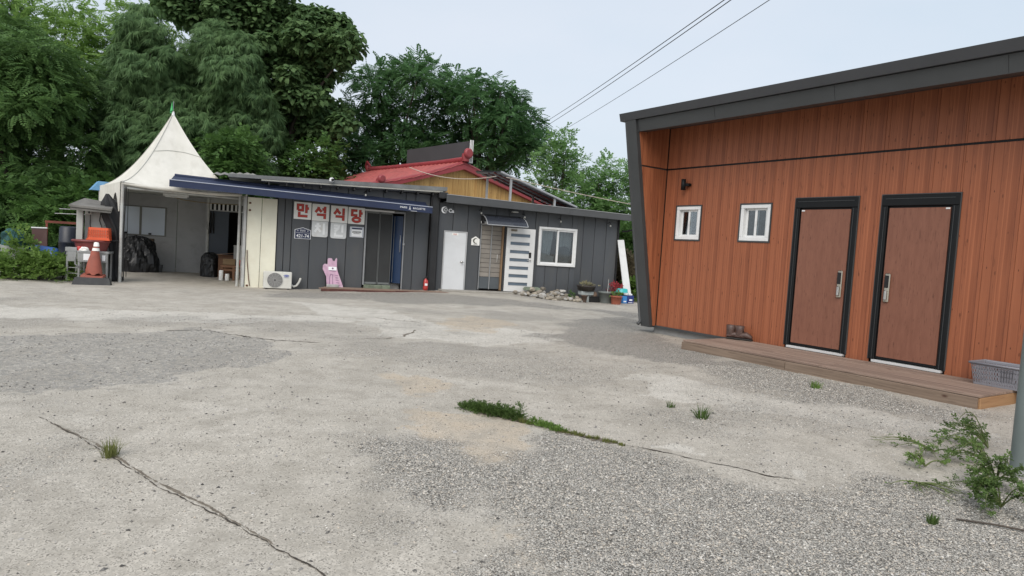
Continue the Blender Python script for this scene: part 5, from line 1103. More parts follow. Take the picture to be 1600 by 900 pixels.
for i, x in enumerate((-2.05, -1.98, -1.9)): MB(FA).tube([(x, 3.0, 2.16), (x - .02, 2.98, 1.75), (x + .01, 2.98, 1.35 + .1 * i), (x + .03, 2.98, 1.45), (x + .02, 2.99, 2.1)], .014, 5).build('hanging_strap', M_gap, None, ('dark strap hanging in the store, nearest the window', 'dark strap hanging in the store, middle of three', 'dark strap hanging in the store, nearest the dark doorway')[i], 'strap', 'straps hanging in the store')

# ================================================================== clutter left of the tent
M_cone = mat('faded_cone_orange', (.30, .085, .058), .65, .15, 6, bmp=.1, stain=(.2, .06, .045))
M_rub = mat('black_rubber', (.028, .03, .032), .7, .25, 6, bmp=.2, stain=(.09, .09, .085))
cu = thing('rubber_wheel_stop', FA, (-4.2, -1.75, .03), 'long black rubber wheel stop in front of the broken cone', 'wheel stop')
zg = gt(FA, -4.2, -1.75)
def wst(x0, x1, y0, y1, z, h): 
    return MB(FA).hexa([(x0, y0, z), (x1, y0, z), (x1, y1, z), (x0, y1, z), (x0 + .05, y0 + .07, z + h), (x1 - .05, y0 + .07, z + h), (x1 - .05, y1 - .03, z + h), (x0 + .05, y1 - .03, z + h)])
wst(-4.62, -3.80, -1.88, -1.66, zg - .01, .18).build('block', M_rub, cu)
for x in (-4.5, -3.92): MB(FA).box(x - .03, x + .03, -1.84, -1.82, zg + .05, zg + .09).build('fixing', M_alu, cu)
# metal sink table
tb = thing('steel_sink_table', FA, (-4.4, -1.1, .1), 'grey steel sink table with a side shelf behind the cone', 'table')
M_st = mat('dull_steel', (.30, .31, .31), .45, .15, 5, metal=.4, bmp=.06, stain=(.16, .13, .1))
zt = gt(FA, -4.4, -1.1)
for x, y in ((-4.62, -1.2), (-4.02, -1.2), (-4.62, -.7), (-4.02, -.7), (-4.88, -1.15)): MB(FA).box(x - .022, x + .022, y - .022, y + .022, zt - .01, .78 if x > -4.7 else .86, .004).build('leg', M_st, tb)
MB(FA).box(-4.66, -3.98, -1.24, -.62, .775, .83, .006).build('top', M_st, tb)
MB(FA).box(-4.64, -4.0, -1.235, -1.21, .56, .77).build('apron', M_st, tb)
MB(FA).box(-4.92, -4.67, -1.2, -.85, .80, .90, .006).build('side_shelf', M_st, tb); MB(FA).box(-4.86, -4.68, -1.22, -1.19, .56, .80).build('side_panel', M_st, tb)
MB(FA).box(-4.52, -4.34, -1.242, -1.236, .60, .76).build('notice_paper', M_letw, tb); MB(FA).box(-4.12, -4.05, -1.242, -1.236, .60, .74).build('notice_paper', M_letw, tb)
MB(FA).tube([(-4.70, -1.23, .66), (-4.69, -1.25, .50), (-4.64, -1.25, .44), (-4.6, -1.22, .43)], .02, 6).build('drain_pipe', M_st, tb)
MB(FA).tube([(-4.88, -1.15, .40), (-4.64, -1.2, .40)], .01, 5).tube([(-4.88, -1.15, .26), (-4.64, -1.2, .26)], .01, 5).build('rail', M_st, tb)
# broken cone leaning on the table
cn = thing('traffic_cone', FA, (-4.25, -1.45, .15), 'broken faded orange traffic cone with white bands', 'cone')
prof = [(.17, .28), (.165, .34), (.15, .45), (.125, .60), (.10, .75), (.085, .85)]
cb = MB(FA); n = 22; V = []
for j, (r_, z) in enumerate(prof):
    for k_ in range(n):
        a = 2 * math.pi * k_ / n; tear = 1 + (.22 * max(0, math.cos(a - 3.6)) * (1 if 1 <= j <= 3 else .2)); V.append((-4.235 + r_ * tear * math.cos(a), -1.42 + r_ * math.sin(a) * .85, z + (.03 * math.sin(5 * a) if j == 0 else 0)))
cb.add(V, [(j * n + k_, j * n + (k_ + 1) % n, (j + 1) * n + (k_ + 1) % n, (j + 1) * n + k_) for j in range(len(prof) - 1) for k_ in range(n)], True)
cb.build('body', M_cone, cn)
MB(FA).lathe(-4.22, -1.42, [(.084, .85), (.073, .92)], 18, cap=False).build('white_band', M_sign, cn)
MB(FA).lathe(-4.215, -1.42, [(.0725, .925), (.066, .955)], 18, cap=False).build('body_tip', M_cone, cn)
MB(FA).lathe(-4.212, -1.42, [(.065, .958), (.052, 1.05), (.03, 1.06)], 18).build('white_band', M_sign, cn)
MB(FA).hexa([(-4.50, -1.62, .20), (-4.02, -1.62, .18), (-4.02, -1.24, .22), (-4.50, -1.24, .24), (-4.49, -1.61, .25), (-4.03, -1.61, .22), (-4.03, -1.25, .27), (-4.49, -1.25, .29)]).build('base', M_cone, cn)
MB(FA).box(-4.45, -4.08, -1.6, -1.3, gt(FA, -4.25, -1.45) - .02, .20, .01).build('prop_block', M_rub, None, 'dark block propping up the broken cone', 'block', None)
# red-brown basin with lid and orange crate
bs_ = thing('red_brown_basin', FA, (-4.43, -.9, .83), 'round red-brown plastic basin with flat lid on the sink table', 'basin')
M_bas = mat('red_brown_plastic', (.15, .032, .03), .45, .15, 5, bmp=.05)
MB(FA).lathe(-4.42, -.88, [(.33, .835), (.36, .95), (.385, 1.04)], 26, sy=.75).build('body', M_bas, bs_)
MB(FA).lathe(-4.44, -.88, [(.41, 1.04), (.43, 1.055), (.43, 1.085), (.40, 1.10), (.1, 1.105)], 26, sy=.75).build('lid', M_bas, bs_)
cr = thing('orange_crate', FA, (-4.25, -.9, 1.1), 'bright orange plastic crate on the basin lid', 'crate')
M_or = mat('orange_plastic', (.62, .10, .035), .4, .08, 4, bmp=.02)
c0, c1, d0, d1, e0, e1 = -4.49, -4.01, -1.08, -.74, 1.11, 1.42
tpr = .035
for (xa, ya, xb, yb) in ((c0, d0, c1, d0), (c1, d0, c1, d1), (c1, d1, c0, d1), (c0, d1, c0, d0)):
    mb = MB(FA); dx, dy = xb - xa, yb - ya; L_ = math.hypot(dx, dy); ux, uy = dx / L_, dy / L_; ix, iy = -uy * .012, ux * .012
    def seg(f0, f1, h0, h1):
        P4 = []
        for f, h in ((f0, h0), (f1, h0), (f1, h1), (f0, h1)):
            k_ = tpr * h; mxx, myy = (c0 + c1) / 2, (d0 + d1) / 2; x, y = xa + dx * f, ya + dy * f
            P4.append((mxx + (x - mxx) * (1 - k_ * 2.5), myy + (y - myy) * (1 - k_ * 2.5), e0 + (e1 - e0) * h))
        P5 = [(p[0] + ix, p[1] + iy, p[2]) for p in P4]; mb.hexa([P4[0], P4[1], P5[1], P5[0], P4[3], P4[2], P5[2], P5[3]])
    for h0, h1 in ((0, .2), (.34, .44), (.58, .66), (.8, 1)): seg(0, 1, h0, h1)
    kx = 9 if abs(dx) > abs(dy) else 6
    for i in range(kx + 1): seg(max(0, i / kx - .035), min(1, i / kx + .035), .2, .8)
    mb.build('side', M_or, cr)
MB(FA).box(c0 + .035, c1 - .035, d0 + .03, d1 - .03, e1 - .012, e1, .003).build('base_panel', M_or, cr); MB(FA).box(c0 - .015, c1 + .015, d0 - .015, d0 - .001, e0 - .005, e0 + .03).build('lip', M_or, cr)
for nm, x, m_, lab in (('red_cup', -4.70, M_fe, 'small red cup on the steel table side'), ('cloth_wad', -4.6, M_sign, 'whitish crumpled cloth on the steel table')):
    if nm == 'red_cup':
        e = thing(nm, FA, (-4.62, -1.15, .83), lab, 'cup'); MB(FA).lathe(-4.62, -1.15, [(.05, .832), (.065, .93), (.06, .935), (.045, .84)], 12).build('body', m_, e)
    else: heap(nm, FA, -4.53, -1.17, .832, .2, .12, .09, m_, lab, 'cloth', 12)
# little meter shelter
mt_ = thing('meter_shelter', FA, (-4.45, -.5, .9), 'narrow pale meter shelter with a small sloping slate roof', 'shelter')
M_cab = mat('pale_cabinet', (.40, .42, .40), .55, .08, 3, bmp=.04, stain=(.26, .25, .21), stain_amt=.35)
zs = gt(FA, -4.4, -.4)
MB(FA).box(-4.83, -4.69, -.62, -.5, zs - .02, 1.90, .005).build('side_wall', M_cab, mt_); MB(FA).box(-4.69, -4.12, -.40, -.34, zs - .02, 1.90, .004).build('back_wall', M_cab, mt_)
MB(FA).box(-4.15, -4.09, -.62, -.36, zs - .02, 1.90, .004).build('side_wall', M_cab, mt_)
M_slate = mat('old_roof_board', (.15, .145, .135), .85, .25, 4, bmp=.3)
MB(FA).hexa([(-4.93, -.95, 1.90), (-4.0, -.95, 1.86), (-4.05, -.2, 2.02), (-4.75, -.2, 2.10), (-4.93, -.95, 1.95), (-4.0, -.95, 1.91), (-4.05, -.2, 2.07), (-4.75, -.2, 2.16)]).build('roof', M_slate, mt_)
MB(FA).hexa([(-4.90, -.92, 1.83), (-4.02, -.92, 1.80), (-4.06, -.3, 1.93), (-4.78, -.3, 1.98), (-4.90, -.92, 1.89), (-4.02, -.92, 1.855), (-4.06, -.3, 1.99), (-4.78, -.3, 2.04)]).build('roof_under_board', M_slate, mt_)
mbx = MB(FA).box(-4.64, -4.50, -.66, -.52, 1.74, 1.88, .01).build('lamp_box', M_cab, mt_); MB(FA).box(-4.56, -4.53, -.68, -.659, 1.76, 1.82).build('switch', M_gap, mbx)
for i, pts in enumerate(([(-4.55, -.5, 1.74), (-4.57, -.42, 1.5), (-4.53, -.42, 1.2)], [(-4.33, -.42, 1.85), (-4.36, -.43, 1.6), (-4.30, -.43, 1.42), (-4.22, -.43, 1.5), (-4.25, -.42, 1.86)])): MB(FA).tube(pts, .009, 5).build('cable', M_gap, mt_)
# folded black parasol / tarp standing at the post
tp = thing('wrapped_parasol', FA, (-4.0, -.6, .05), 'tall folded parasol wrapped in black cloth beside the tent post', 'parasol')
def parasol(u, v):
    a = 2 * math.pi * u; r_ = np.interp(v, [0, .05, .15, .3, .42, .5, .62, .78, .9, 1], [.10, .16, .09, .12, .16, .18, .17, .20, .15, .03])
    k_ = 1 + .22 * math.sin(a * 6 + v * 7) + .1 * math.sin(a * 11 + v * 19); cx = np.interp(v, [0, .1, .35, .6, .85, 1], [-3.93, -3.98, -3.96, -3.96, -4.12, -4.18])
    return (cx + r_ * k_ * math.cos(a), -.55 + r_ * .8 * k_ * math.sin(a), .02 + 2.28 * v)
M_bcl = mat('black_cloth', (.013, .014, .016), .75, .3, 6, bmp=.5, bscale=25)
MB(FA).grid(parasol, 48, 40).build('cloth', M_bcl, tp); MB(FA).tube([(-4.0, -.55, .0), (-4.0, -.55, 2.0)], .02, 6).build('pole', M_alu, tp)
MB(FA).tube([(-4.08, -.72, 1.12), (-3.95, -.74, 1.10), (-3.82, -.68, 1.12)], .015, 6).build('tie', M_rub, tp)
# farther left: barrels, boards, foam box
br = thing('dark_drum', FA, (-5.2, .3, .1), 'dark blue-black drum behind the steel table', 'barrel')
MB(FA).lathe(-5.2, .3, [(.19, .05), (.22, .1), (.22, .5), (.235, .52), (.22, .54), (.22, .95), (.235, .97), (.22, 1.0), (.21, 1.36), (.17, 1.40), (.05, 1.4)], 20).build('body', mat('drum_dark', (.018, .022, .034), .45, .2, 5, bmp=.05), br)
bb_ = thing('blue_barrel', FA, (-5.65, -.25, .1), 'blue plastic barrel lying among the weeds', 'barrel')
e_ = MB(FA).lathe(0, 0, [(.02, -.33), (.20, -.33), (.24, -.29), (.25, -.1), (.26, -.08), (.25, -.06), (.25, .2), (.26, .22), (.25, .24), (.24, .3), (.2, .34), (.02, .34)], 22).build('body', mat('barrel_blue', (.02, .09, .30), .4, .12, 4, bmp=.03), bb_, origin=(0, 0, 0)); e_.location = Vector((-5.65, -.25, .62)) - LOC[bb_.name]; e_.rotation_euler = (0, R(97), R(12))
brd = MB(FA); brd.hexa([(-5.95, .15, .5), (-5.62, .12, .5), (-5.62, .15, .5), (-5.95, .18, .5), (-6.0, .2, 1.30), (-5.67, .2, 1.31), (-5.67, .23, 1.31), (-6.0, .23, 1.30)])
brt = thing('brown_board', FA, (-5.8, .17, .1), 'upright brown board with a pale top edge above the blue barrel', 'board'); brd.build('panel', mat('brown_panel', (.07, .03, .025), .5, .1, 3, bmp=.05), brt)
MB(FA).hexa([(-6.01, .185, 1.30), (-5.66, .185, 1.31), (-5.66, .24, 1.31), (-6.01, .24, 1.30), (-6.01, .185, 1.33), (-5.66, .185, 1.34), (-5.66, .24, 1.34), (-6.01, .24, 1.33)]).build('edge_strip', M_white, brt)
MB(FA).box(-5.9, -5.85, .22, .27, 0, 1.0).build('stake', M_bw, brt)
fb = thing('foam_box', FA, (-6.15, -.6, .45), 'weathered grey-white foam box at the yard edge', 'box')
MB(FA).hexa([(-6.42, -.78, .50), (-5.9, -.72, .47), (-5.9, -.35, .47), (-6.42, -.4, .50), (-6.45, -.80, .86), (-5.86, -.74, .80), (-5.86, -.33, .80), (-6.45, -.38, .86)]).build('body', mat('dirty_foam', (.36, .38, .36), .9, .15, 5, bmp=.2, stain=(.22, .24, .18)), fb)
MB(FA).box(-6.35, -6.30, -.7, -.45, .0, .5).box(-6.0, -5.95, -.65, -.45, 0, .48).build('stand', M_st, fb)
heap('net_bundle', FA, -6.15, -.55, .83, .5, .4, .42, mat('teal_net', (.02, .075, .075), .8, .4, 14, bmp=1.0, bscale=40), 'dark teal netting heaped on the foam box', 'net', 6, crum=.25)
rbx = thing('rusty_rail_frame', FA, (-5.3, .4, .1), 'rusty red rail on posts in front of the dark trees', 'rail')
MB(FA).box(-5.75, -4.95, .35, .40, 1.46, 1.52).build('rail', mat('rust_red', (.16, .045, .03), .8, .3, 10, bmp=.2), rbx); MB(FA).box(-5.74, -5.69, .36, .39, .0, 1.46).box(-5.0, -4.96, .36, .39, 0, 1.46).build('post', MATS['rust_red'], rbx)
MB(FA).tube([(-5.6, .6, 1.72), (-4.9, .55, 1.74)], .012, 5).tube([(-5.5, .6, 1.85), (-4.9, .55, 1.86)], .012, 5).build('wire', M_st, rbx)
MB(FA).box(-6.62, -6.50, -.6, -.5, .2, .62, .01).build('yellow_bottle', mat('yellow_plastic', (.5, .25, .02), .4, .1, 4), None, 'small yellow container at the far edge of the clutter', 'bottle')

# ================================================================== pots and stones below the white window
rk = thing('rock_border', FA, (8.3, -.7, 0), 'low heap of loose grey and tan rocks below the white window', 'rocks')
M_rock = mat('field_stone', (.27, .24, .195), .85, .3, 9, bmp=.5, bscale=30, stain=(.13, .115, .10), rand=.42)
M_rock2 = mat('pale_stone', (.34, .33, .31), .8, .2, 9, bmp=.5, bscale=30, rand=.2)
rs = random.Random(5)
rock_meshes = []
for q in range(5):
    mb = MB(FA); nseed = 50 + q
    def RP(u, v):
        a = 2 * math.pi * u; e = (v - .5) * math.pi; d = Vector((math.cos(a) * math.cos(e), math.sin(a) * math.cos(e), math.sin(e)))
        k_ = .75 + .5 * float(vnoise(np.array([d.x * 1.3 + 7 + q * 3]), np.array([d.y * 1.3 + d.z * 1.7 + 9]), nseed)[0]); d = d * k_; return (d.x, d.y * .8, d.z * .65)
    mb.grid(RP, 8, 5, smooth=False); rock_meshes.append(mb)
def rock(x, y, z, s, q, m, par=rk):
    mb = MB(FA); a = rs.uniform(0, 6.28); c_, s2 = math.cos(a), math.sin(a); sx, sz = s * rs.uniform(.8, 1.3), s * rs.uniform(.7, 1.1)
    mb.add([(x + (vx * c_ - vy * s2) * sx, y + (vx * s2 + vy * c_) * s, z + vz * sz) for vx, vy, vz in rock_meshes[q].v], rock_meshes[q].f); mb.build('stone', m, par)
for i in range(120):
    x = 7.2 + 2.25 * rs.random() ** .9; prof_ = np.interp(x, [7.2, 7.7, 8.2, 8.9, 9.1, 9.5], [.06, .16, .22, .26, .14, .04]); y = rs.uniform(-1.0, -.28); d = (y + 1.0) / .75
    zb = gt(FA, x, y); s_ = rs.uniform(.05, .115); z = zb + s_ * .4 + prof_ * d * rs.uniform(.3, 1.0)
    rock(x, y, z, s_, rs.randrange(5), M_rock2 if rs.random() < .3 else M_rock)
for x, y, z, s_ in ((7.78, -.4, .30, .17), (8.02, -.4, .22, .15), (8.2, -.35, .33, .13), (8.05, -.7, .14, .15), (8.7, -.4, .28, .12), (8.88, -.4, .28, .12), (9.0, -.45, .14, .12), (7.62, -1.0, .03, .12), (8.35, -1.0, .02, .10), (8.5, -.6, .20, .12), (8.75, -.8, .06, .10)): rock(x, y, z, s_, rs.randrange(5), M_rock2 if x in (8.05, 8.88) else M_rock)
mb = MB(FA).hexa([(7.55, -.5, .27), (8.1, -.45, .28), (8.1, -.15, .28), (7.55, -.2, .28), (7.58, -.48, .36), (8.05, -.43, .36), (8.05, -.18, .37), (7.6, -.22, .37)]); mb.build('mossy_slab', M_moss, rk)
# planters
M_terra = mat('terracotta', (.33, .10, .06), .7, .12, 6, bmp=.1); M_gpot = mat('grey_pot', (.13, .145, .14), .6, .1, 5, bmp=.05); M_soil = mat('pot_soil', (.05, .038, .028), .95, .4, 20, bmp=.8, bscale=60)
def pot(x, y, r0, r1, h, m, name, label, zb=None, rimw=.02):
    zb = gt(FA, x, y) if zb is None else zb; e = thing(name, FA, (x, y, zb), label, 'plant pot')
    MB(FA).lathe(x, y, [(r0, zb), (r1, zb + h * .86), (r1 + rimw, zb + h * .87), (r1 + rimw, zb + h), (r1 - .01, zb + h), (r1 - .02, zb + h * .9)], 22, cap=True).build('body', m, e)
    MB(FA).lathe(x, y, [(.01, zb + h * .93), (r1 - .012, zb + h * .92)], 18, cap=False).build('soil', M_soil, e)
    return e, zb + h
M_ceram = mat('dark_bowl', (.035, .03, .026), .5, .2, 6, bmp=.1)
bw = thing('bowl_planter', FA, (9.64, -.6, .33), 'wide dark bowl planter on a pale stand', 'plant pot')
MB(FA).lathe(9.64, -.6, [(.20, .335), (.27, .36), (.30, .47), (.32, .49), (.32, .52), (.29, .52), (.27, .47)], 24).build('bowl', M_ceram, bw)
MB(FA).lathe(9.64, -.6, [(.01, .53), (.14, .52), (.285, .50)], 18, cap=False).build('soil', M_soil, bw)
pst = thing('planter_stand', FA, (9.63, -.6, 0), 'pale grey pedestal under the bowl planter', 'stand')
zb = gt(FA, 9.63, -.6)
MB(FA).box(9.42, 9.85, -.75, -.45, .21, .332, .01).build('top', mat('stand_pale', (.38, .42, .42), .6, .1, 5, bmp=.1), pst); MB(FA).box(9.56, 9.80, -.70, -.5, zb - .02, .21, .01).build('base', MATS['stand_pale'], pst)
pot(9.42, -.95, .07, .095, .23, mat('brown_pot', (.09, .06, .045), .7, .15, 6), 'small_brown_pot', 'small dark brown pot before the pedestal')
e, zt_ = pot(10.30, -.8, .20, .27, .37, M_gpot, 'grey_tub', 'large grey round tub with a bare twig')
MB(FA).tube([(10.33, -.8, zt_ - .05), (10.34, -.8, zt_ + .15), (10.345, -.79, zt_ + .42)], [.008, .006, .003], 5).build('twig', M_sign, e)
e, zt2 = pot(10.45, -1.2, .15, .18, .27, M_terra, 'terracotta_pot', 'square-shouldered terracotta pot with small green leaves')
crate(9.72, 10.12, -.75, -.5, zb - .02, .17, M_gap, 'black_tray', 'low black tray between the pedestal and the grey tub', cat='tray')
heap('dry_clump', FA, 9.92, -.62, .17, .26, .2, .16, mat('dry_plant', (.16, .11, .08), .9, .3, 20, bmp=1, bscale=50), 'dried brown clump in the black tray', 'plant', 14)
bl = thing('blue_carton', FA, (11.05, -.8, -.02), 'blue printed carton beside the terracotta pot', 'carton'); zb = gt(FA, 11.05, -.8) - .005
MB(FA).box(10.86, 11.02, -.92, -.66, zb, zb + .24, .005).build('light_face', mat('carton_light_blue', (.04, .22, .55), .5, .08, 5, bmp=0), bl); MB(FA).box(11.025, 11.26, -.94, -.66, zb, zb + .27, .006).build('dark_face', mat('carton_navy', (.015, .03, .16), .5, .08, 5, bmp=0), bl)
MB(FA).box(11.09, 11.20, -.945, -.941, zb + .10, zb + .15).box(11.06, 11.22, -.945, -.941, zb + .03, zb + .045).box(10.89, 10.99, -.925, -.921, zb + .05, zb + .09).build('print', M_letw, bl)
MB(FA).box(11.10, 11.22, -.9, -.78, zb + .271, zb + .33, .01).build('neck', M_white, bl)
tq = thing('turquoise_basin', FA, (10.95, -.62, .34), 'upturned turquoise basin on the blue carton', 'basin')
MB(FA).lathe(10.95, -.62, [(.23, .345), (.215, .37), (.20, .46), (.17, .475), (.02, .478)], 22).build('body', mat('turquoise', (.03, .42, .42), .4, .08, 4, bmp=.02), tq)
lb = thing('leaning_white_board', FA, (11.25, -.1, 0), 'tall white board leaning at the end of the grey house', 'board')
zb = gt(FA, 11.35, -.15)
MB(FA).hexa([(11.22, -.45, zb), (11.50, -.45, zb), (11.50, -.42, zb), (11.22, -.42, zb), (10.98, -.07, 2.10), (11.22, -.07, 2.12), (11.22, -.04, 2.12), (10.98, -.04, 2.10)]).build('board', M_white, lb)
MB(FA).tube([(11.2, .06, 2.4), (11.35, .0, 2.42), (11.5, -.3, 2.5), (11.5, -.36, 2.75)], .03, 6).build('gutter_pipe', M_gap, hb)

# utility pole at the frame's edge
pl = thing('utility_pole', W0, (3.82, 4.82, .1), 'grey-green steel pole at the edge of the yard by the weeds', 'pole')
M_pole = mat('pole_grey_green', (.16, .19, .185), .55, .12, 3, bmp=.08, stain=(.10, .11, .10))
zb = gtop(3.82, 4.82)
MB(W0).tube([(3.82, 4.82, zb - .05), (3.82, 4.82, 3), (3.82, 4.82, 7.5)], [.105, .098, .085], 20).build('shaft', M_pole, pl)
MB(W0).lathe(3.82, 4.82, [(.15, zb - .02), (.16, zb + .03), (.125, zb + .05)], 20).build('collar', M_conc, pl)

# ================================================================== vegetation
def tmpl_frond(k=6, ll=.26, lw=.085, droop=.35):
    V = []; F_ = []
    def leaf(y, z, ang, l, w_):
        c, s = math.cos(ang), math.sin(ang); n = len(V)
        for a, b_, dz in ((0, 0, 0), (.45, w_ / l, -.02), (1, 0, -.10), (.45, -w_ / l, -.02)): V.append((l * (a * s + b_ * c), y + l * (a * c - b_ * s), z + dz * l * 2))
        F_.append((n, n + 1, n + 2, n + 3))
    for i in range(k):
        y = .12 + .8 * i / (k - 1); z = .12 * y - droop * y * y; l = ll * (1.05 - .5 * abs(y - .45))
        leaf(y, z, R(68), l, lw); leaf(y, z, R(-68), l, lw)
    leaf(.95, .12 - droop, 0, ll * .8, lw)
    return np.array(V), np.array(F_)
def tmpl_broad(n_=3):
    V = []; F_ = []; rr = random.Random(2)
    for i in range(n_):
        a = i * 2.2 + .3; c, s = math.cos(a), math.sin(a); o_ = (.25 * i - .2, .1 * i)
        pts = [(0, 0, 0), (.42, .22, -.03), (.36, .62, -.10), (0, 1.0, -.28), (-.36, .62, -.10), (-.42, .22, -.03), (0, .5, .06)]
        n = len(V)
        for x, y, z in pts: V.append((x * c - y * s + o_[0], x * s + y * c + o_[1], z - .25 * y))
        F_ += [(n, n + 1, n + 2, n + 6), (n + 6, n + 2, n + 3, n + 4), (n + 6, n + 4, n + 5, n)]
    return np.array(V), np.array(F_)
def tmpl_spray(k=9):
    V = []; F_ = []; rr = random.Random(3)
    for i in range(k):
        a = (i - (k - 1) / 2) * .20; l = .6 + .4 * rr.random(); w_ = .04; c, s = math.cos(a), math.sin(a); n = len(V)
        for x, y, z in ((0, 0, 0), (w_ * 1.1, .45, -.10), (0, 1, -.45), (-w_ * 1.1, .45, -.10)):
            V.append((l * (x * c + y * s), l * (y * c - x * s), l * z + .06 * rr.uniform(-1, 1)))
        F_ += [(n, n + 1, n + 2, n + 3)]
    return np.array(V), np.array(F_)
def tmpl_twig(k=7, lw=.13, ll=.34):
    V = []; F_ = []; rr = random.Random(4)
    for i in range(k):
        y = i / k; a = (1 if i % 2 else -1) * rr.uniform(.5, 1.2); l = ll * rr.uniform(.8, 1.2); c, s = math.cos(a), math.sin(a); n = len(V); dz = rr.uniform(-.4, .25)
        for u, v, z in ((0, 0, 0), (.5, lw, 0), (1, 0, 0), (.5, -lw, 0)): V.append((l * u * s + v * c, y + l * u * c - v * s, -.15 * y * y + l * u * dz))
        F_.append((n, n + 1, n + 2, n + 3))
    return np.array(V), np.array(F_)
T_FROND, T_BROAD, T_SPRAY, T_TWIG = tmpl_frond(), tmpl_broad(), tmpl_spray(), tmpl_twig()
def leaves(name, P, D, tm, size, m, parent, rng, tilt=.35):
    n = len(P); D = D / np.maximum(1e-6, np.linalg.norm(D, axis=1, keepdims=True))
    Uv = np.array([0, 0, 1.0]) + rng.normal(0, tilt, (n, 3)); S = np.cross(D, Uv); S /= np.maximum(1e-6, np.linalg.norm(S, axis=1, keepdims=True)); Nn = np.cross(S, D)
    s = size * (0.65 + .7 * rng.random(n)); tv, tf = tm
    V = P[:, None] + s[:, None, None] * (tv[None, :, 0:1] * S[:, None] + tv[None, :, 1:2] * D[:, None] + tv[None, :, 2:3] * Nn[:, None])
    Fq = (np.arange(n)[:, None, None] * len(tv) + tf[None]).reshape(-1, 4)
    return npmesh(name, V.reshape(-1, 3), Fq, m, parent)
M_bark = mat('bark', (.07, .058, .047), .9, .3, 6, bmp=.8, bscale=18, stretch=(1, 1, .3))
def tree(name, label, cat, y0, outline, base, nl, lr, per, tm, size, m, seed, droop=.2, thick=2.2, limbs=10, trunk_r=.2, group=None, flat=.75, inner=.25):
    rng = np.random.default_rng(seed); P = np.array(outline, float); lo, hi = P.min(0), P.max(0)
    e = thing(name, W0, (base[0], base[1], 0), label, cat, group)
    X_, Z_ = [], []
    cand = rng.uniform(lo, hi, (nl * 30, 2)); sd_ = sdist(cand[:, 0], cand[:, 1], outline); ok = sd_ > lr * .30; cand, sd_ = cand[ok], sd_[ok]
    # spread lobes evenly: best-candidate picks
    pick = [0]
    for _ in range(min(nl, len(cand)) - 1):
        ids = rng.integers(0, len(cand), 8); pc = cand[pick]; dmin = np.min(np.linalg.norm(cand[ids][:, None] - pc[None], axis=2), axis=1); pick.append(int(ids[np.argmax(dmin)]))
    C2, sdp = cand[pick], sd_[pick]; th = np.minimum(thick, .5 + 1.1 * sdp); yy = y0 + rng.uniform(-1, 1, len(C2)) * th
    scl = yy / y0                      # keep the outline's angular size as lobes move in depth
    C3 = np.stack([C2[:, 0] * scl, yy, 1.5 + (C2[:, 1] - 1.5) * scl], 1)
    PP, DD = [], []
    for c, sdv in zip(C3, sdp):
        r = min(lr * rng.uniform(.7, 1.25), sdv * 1.5 + .25 * lr); k_ = int(per * (r / lr) ** 1.6 * rng.uniform(.7, 1.2)) + 4
        d = rng.normal(0, 1, (k_, 3)); d[:, 2] += .35; d /= np.linalg.norm(d, axis=1, keepdims=True)
        rad = r * (inner + (1 - inner) * rng.random((k_, 1)) ** .45); p = c + d * rad * np.array([1, 1, flat]); PP.append(p)
        dd = d * np.array([1, 1, .45]) + rng.normal(0, .28, (k_, 3)); dd[:, 2] -= droop; DD.append(dd)
    PP, DD = np.concatenate(PP), np.concatenate(DD)
    leaves('crown', PP - np.array([base[0], base[1], 0]), DD, tm, size, m, e, rng)
    bx, by = base; top = C3[:, 2].mean(); cx = C3[:, 0].mean(); cy = C3[:, 1].mean(); mb = MB(W0); zb = g1(bx, by) - .1
    fork = Vector((bx * .6 + cx * .4, by * .6 + cy * .4, max(1.2, lo[1] * .8 + .1 * top)))
    mb.tube([(bx, by, zb), tuple(Vector((bx, by, zb)).lerp(fork, .5) + Vector((.08, 0, 0))), tuple(fork)], [trunk_r, trunk_r * .8, trunk_r * .62], 9)
    mb.build('trunk', M_bark, e, origin=(bx, by, zb))
    for i in rng.choice(len(C3), min(limbs, len(C3)), replace=False):
        c = Vector(C3[i]); midp = fork.lerp(c, .5) + Vector((0, 0, .12 * (c - fork).length)); 
        MB(W0).tube([tuple(fork), tuple(fork.lerp(midp, .5) + Vector((0, 0, .05))), tuple(midp), tuple(c)], [trunk_r * .5, trunk_r * .36, trunk_r * .24, trunk_r * .08], 6).build('limb', M_bark, e)
    return e
L_loc = leafmat('locust_leaf', (0.036, 0.084, 0.028), (0.125, 0.222, 0.070), .35); L_bam = leafmat('light_leaf', (0.072, 0.152, 0.034), (0.229, 0.363, 0.099), .4)
L_con = leafmat('cypress_leaf', (0.037, 0.084, 0.033), (0.120, 0.205, 0.082), .3); L_pau = leafmat('paulownia_leaf', (0.035, 0.082, 0.030), (0.120, 0.199, 0.076), .35)
L_ail = leafmat('ailanthus_leaf', (0.028, 0.082, 0.033), (0.098, 0.199, 0.076), .35); L_pop = leafmat('poplar_leaf', (0.067, 0.150, 0.048), (0.205, 0.354, 0.129), .4)
L_und = leafmat('undergrowth_leaf', (0.032, 0.076, 0.023), (0.104, 0.199, 0.052), .3); L_weed = leafmat('weed_leaf', (.06, .12, .024), (.17, .27, .065), .35)
tree('locust_tree', 'dense feathery tree filling the frame edge behind the clutter', 'tree', 25, [(-21.6, -.6), (-21.6, 8.8), (-20.2, 9.0), (-18.4, 8.7), (-16.8, 8.0), (-15.8, 6.8), (-15.5, 5.2), (-15.6, 3.6), (-15.7, 2.0), (-16.1, .3)], (-18.6, 25.5), 105, .85, 138, T_FROND, .44, L_loc, 1, droop=.35, thick=3, limbs=12, trunk_r=.3)
